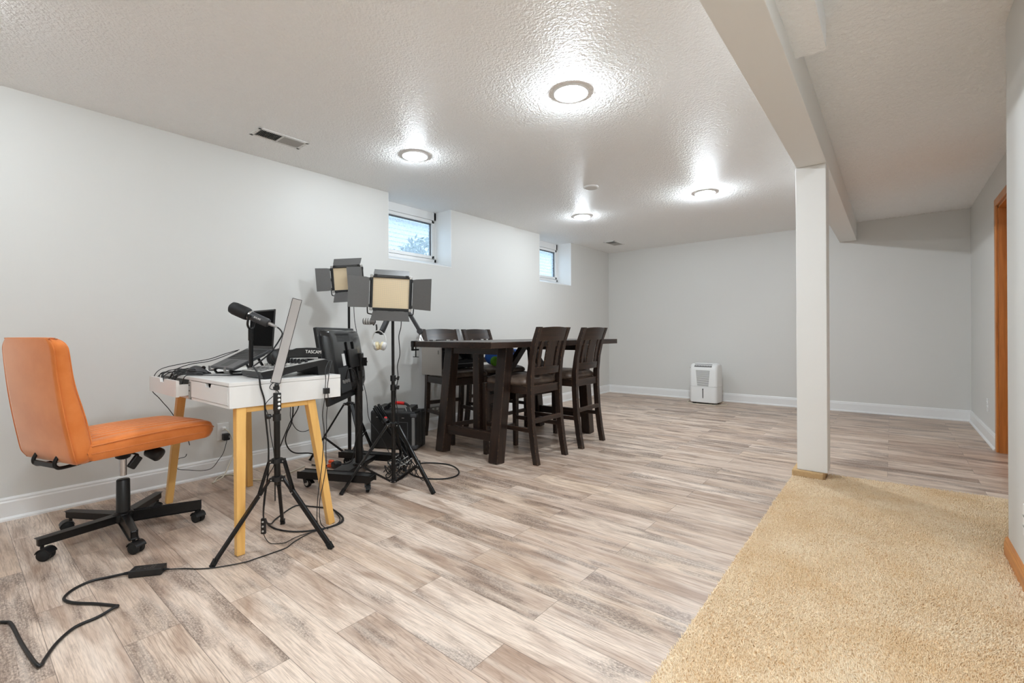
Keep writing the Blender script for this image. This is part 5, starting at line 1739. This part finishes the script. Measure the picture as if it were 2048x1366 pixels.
# ------------------------------------------------------------------ power brick and floor cables
def brick():
    o = Vector((-2.385, .528, 0))
    ex = Vector((.47, .62, 0)).normalized() ; ey = Vector((-ex.y, ex.x, 0))
    t = T('power_brick', 'black laptop power brick with its cords on the plank floor', 'adapter', o)
    m = basis(ex, ey, (0, 0, 1), o)
    mb = MB(m); mb.box((0, 0, .0145), (.118, .052, .028), None, .004); b = mb.build('brick', 'black_plastic', t)
    mb = MB(m)
    rng = random.Random(2)
    for r in range(3):
        for k in range(7):
            if rng.random() < .7:
                mb.box((-.036 + .010 * k, .010 - .010 * r, .0287), (.006 * rng.uniform(.5, 1.2), .0016, .0006))
    mb.build('print_marks', 'mid_grey', b)
    mb = MB(m); mb.tube([(-.059, 0, .013), (-.085, 0, .011)], .0075, 10, False, r1=.0055); mb.tube([(.059, 0, .013), (.078, 0, .010)], .005, 10, False, r1=.003); mb.build('strain_relief', 'rubber', t)
    e0 = m @ Vector((-.083, 0, .011)); e1 = m @ Vector((.076, 0, .010))
    MB().tube([e0, (-2.465, .415, .006), (-2.482, .363, .005), (-2.452, .308, .005), (-2.393, .277, .006), (-2.33, .295, .006), (-2.259, .344, .006), (-2.19, .385, .006), (-2.170, .392, .008), (-2.160, .375, .010), (-2.144, .333, .006), (-2.13, .273, .006), (-2.07, .224, .006), (-1.994, .189, .006), (-1.962, .178, .008), (-1.975, .168, .010), (-2.141, .152, .006), (-2.317, .140, .006), (-2.355, .128, .006), (-2.374, .10, .006), (-2.36, .03, .006)], .0052, 8).build('power_cord', 'cable', t)
    MB().tube([e1, (-2.31, .634, .004), (-2.263, .668, .004), (-2.215, .721, .004), (-2.17, .812, .004), (-2.165, .861, .004), (-2.162, .924, .004), (-2.165, .993, .004), (-2.2, 1.05, .004), (-2.235, 1.148, .004), (-2.225, 1.217, .004), (-2.235, 1.29, .004), (-2.29, 1.335, .004), (-2.39, 1.364, .004)], .0025, 7).build('cord', 'cable', t)
brick()
loose_cable('thick black cable curling around the rear right desk leg on the floor', [(-2.589, 1.079, .005), (-2.504, 1.056, .005), (-2.416, 1.055, .005), (-2.332, 1.084, .005), (-2.28, 1.124, .005), (-2.245, 1.173, .005), (-2.222, 1.237, .005), (-2.222, 1.30, .006), (-2.262, 1.338, .006), (-2.34, 1.362, .005), (-2.46, 1.378, .005)], .0042)
loose_cable('black cable loop lying on the floor right of the front light stand', [(-2.70, 2.118, .006), (-2.766, 2.263, .006), (-2.722, 2.333, .006), (-2.587, 2.387, .006), (-2.47, 2.363, .006), (-2.373, 2.299, .006), (-2.328, 2.218, .006), (-2.355, 2.127, .006), (-2.457, 2.061, .006), (-2.586, 2.058, .006), (-2.66, 2.09, .006)], .005)
pts = [(-2.345, 1.325, .84), (-2.315, 1.29, .845), (-2.278, 1.25, .80), (-2.266, 1.246, .764), (-2.264, 1.242, .713), (-2.262, 1.236, .649), (-2.262, 1.225, .572), (-2.252, 1.228, .494), (-2.25, 1.222, .418), (-2.235, 1.205, .319), (-2.222, 1.185, .236), (-2.21, 1.168, .152), (-2.205, 1.165, .05), (-2.21, 1.20, .005)]
loose_cable('thin black cable hanging straight down the right side of the desk', pts, .002)
t = T('charging_cable', 'thin cable with a small black clip hanging beside the desk corner', 'cable', (-2.26, 1.24, .7))
MB().tube([(p[0] + .006, p[1] + .014 + .006 * math.sin(i * 1.7), p[2]) for i, p in enumerate(pts[1:])], .002, 7).build('cord', 'cable', t)
MB().mm((-2.272, 1.232, .68), (-2.252, 1.262, .71), .003).build('clip', 'black_plastic', t)
loose_cable('black cable hanging in a loop below the desk near the wall', [(-3.0, 1.30, .66), (-3.0, 1.36, .60), (-3.0, 1.405, .528), (-3.0, 1.408, .453), (-3.0, 1.436, .384), (-3.0, 1.479, .351), (-3.0, 1.537, .358), (-3.02, 1.6, .42)], .0024)
loose_cable('thick black cable hanging behind the desk down toward the floor', [(-3.0, 1.345, .75), (-3.0, 1.40, .62), (-3.0, 1.424, .525), (-3.0, 1.414, .42), (-3.0, 1.385, .36), (-3.0, 1.375, .308), (-3.0, 1.397, .252), (-3.0, 1.442, .217), (-3.03, 1.553, .188), (-3.08, 1.641, .13), (-3.12, 1.72, .03)], .0042)
loose_cable('black cable slanting down behind the strip light stand under the desk', [(-2.92, 1.348, .74), (-2.91, 1.42, .56), (-2.9, 1.357, .44), (-2.88, 1.296, .327), (-2.86, 1.26, .25), (-2.84, 1.24, .12), (-2.82, 1.23, .006)], .0034)
t = T('power_plug', 'black plug with orange sleeves on the floor at the monitor cart', 'plug', (-3.19, 1.80, 0))
MB().mm((-3.205, 1.795, .002), (-3.145, 1.855, .05), .012).build('plug_body', 'black_plastic', t)
mb = MB()
mb.lathe([(.012, 0), (.014, .004), (.014, .03), (.011, .034)], (-3.235, 1.79, .016), (.8, .6, 0), 14); mb.lathe([(.012, 0), (.014, .004), (.014, .03), (.011, .034)], (-3.225, 1.795, .048), (.75, .6, -.1), 14)
mb.build('sleeve', 'orange_plastic', t)
MB().tube([(-3.235, 1.79, .016), (-3.30, 1.755, .012), (-3.36, 1.735, .012)], .006, 8).build('lead', 'cable', t)
t = T('power_strip', 'grey power strip along the wall baseboard behind the dining table', 'power strip', (-3.64, 3.2, .13))
MB().mm((XL, 2.95, .19), (XL + .03, 3.40, .235), .004).build('housing', 'mid_grey', t)
for k in range(7):
    MB().mm((XL + .03, 2.985 + .058 * k, .200), (XL + .032, 3.015 + .058 * k, .225)).build('socket', 'white_plastic', t)
for o in bpy.data.objects:
    if 'wm' in o.keys():
        del o['wm']
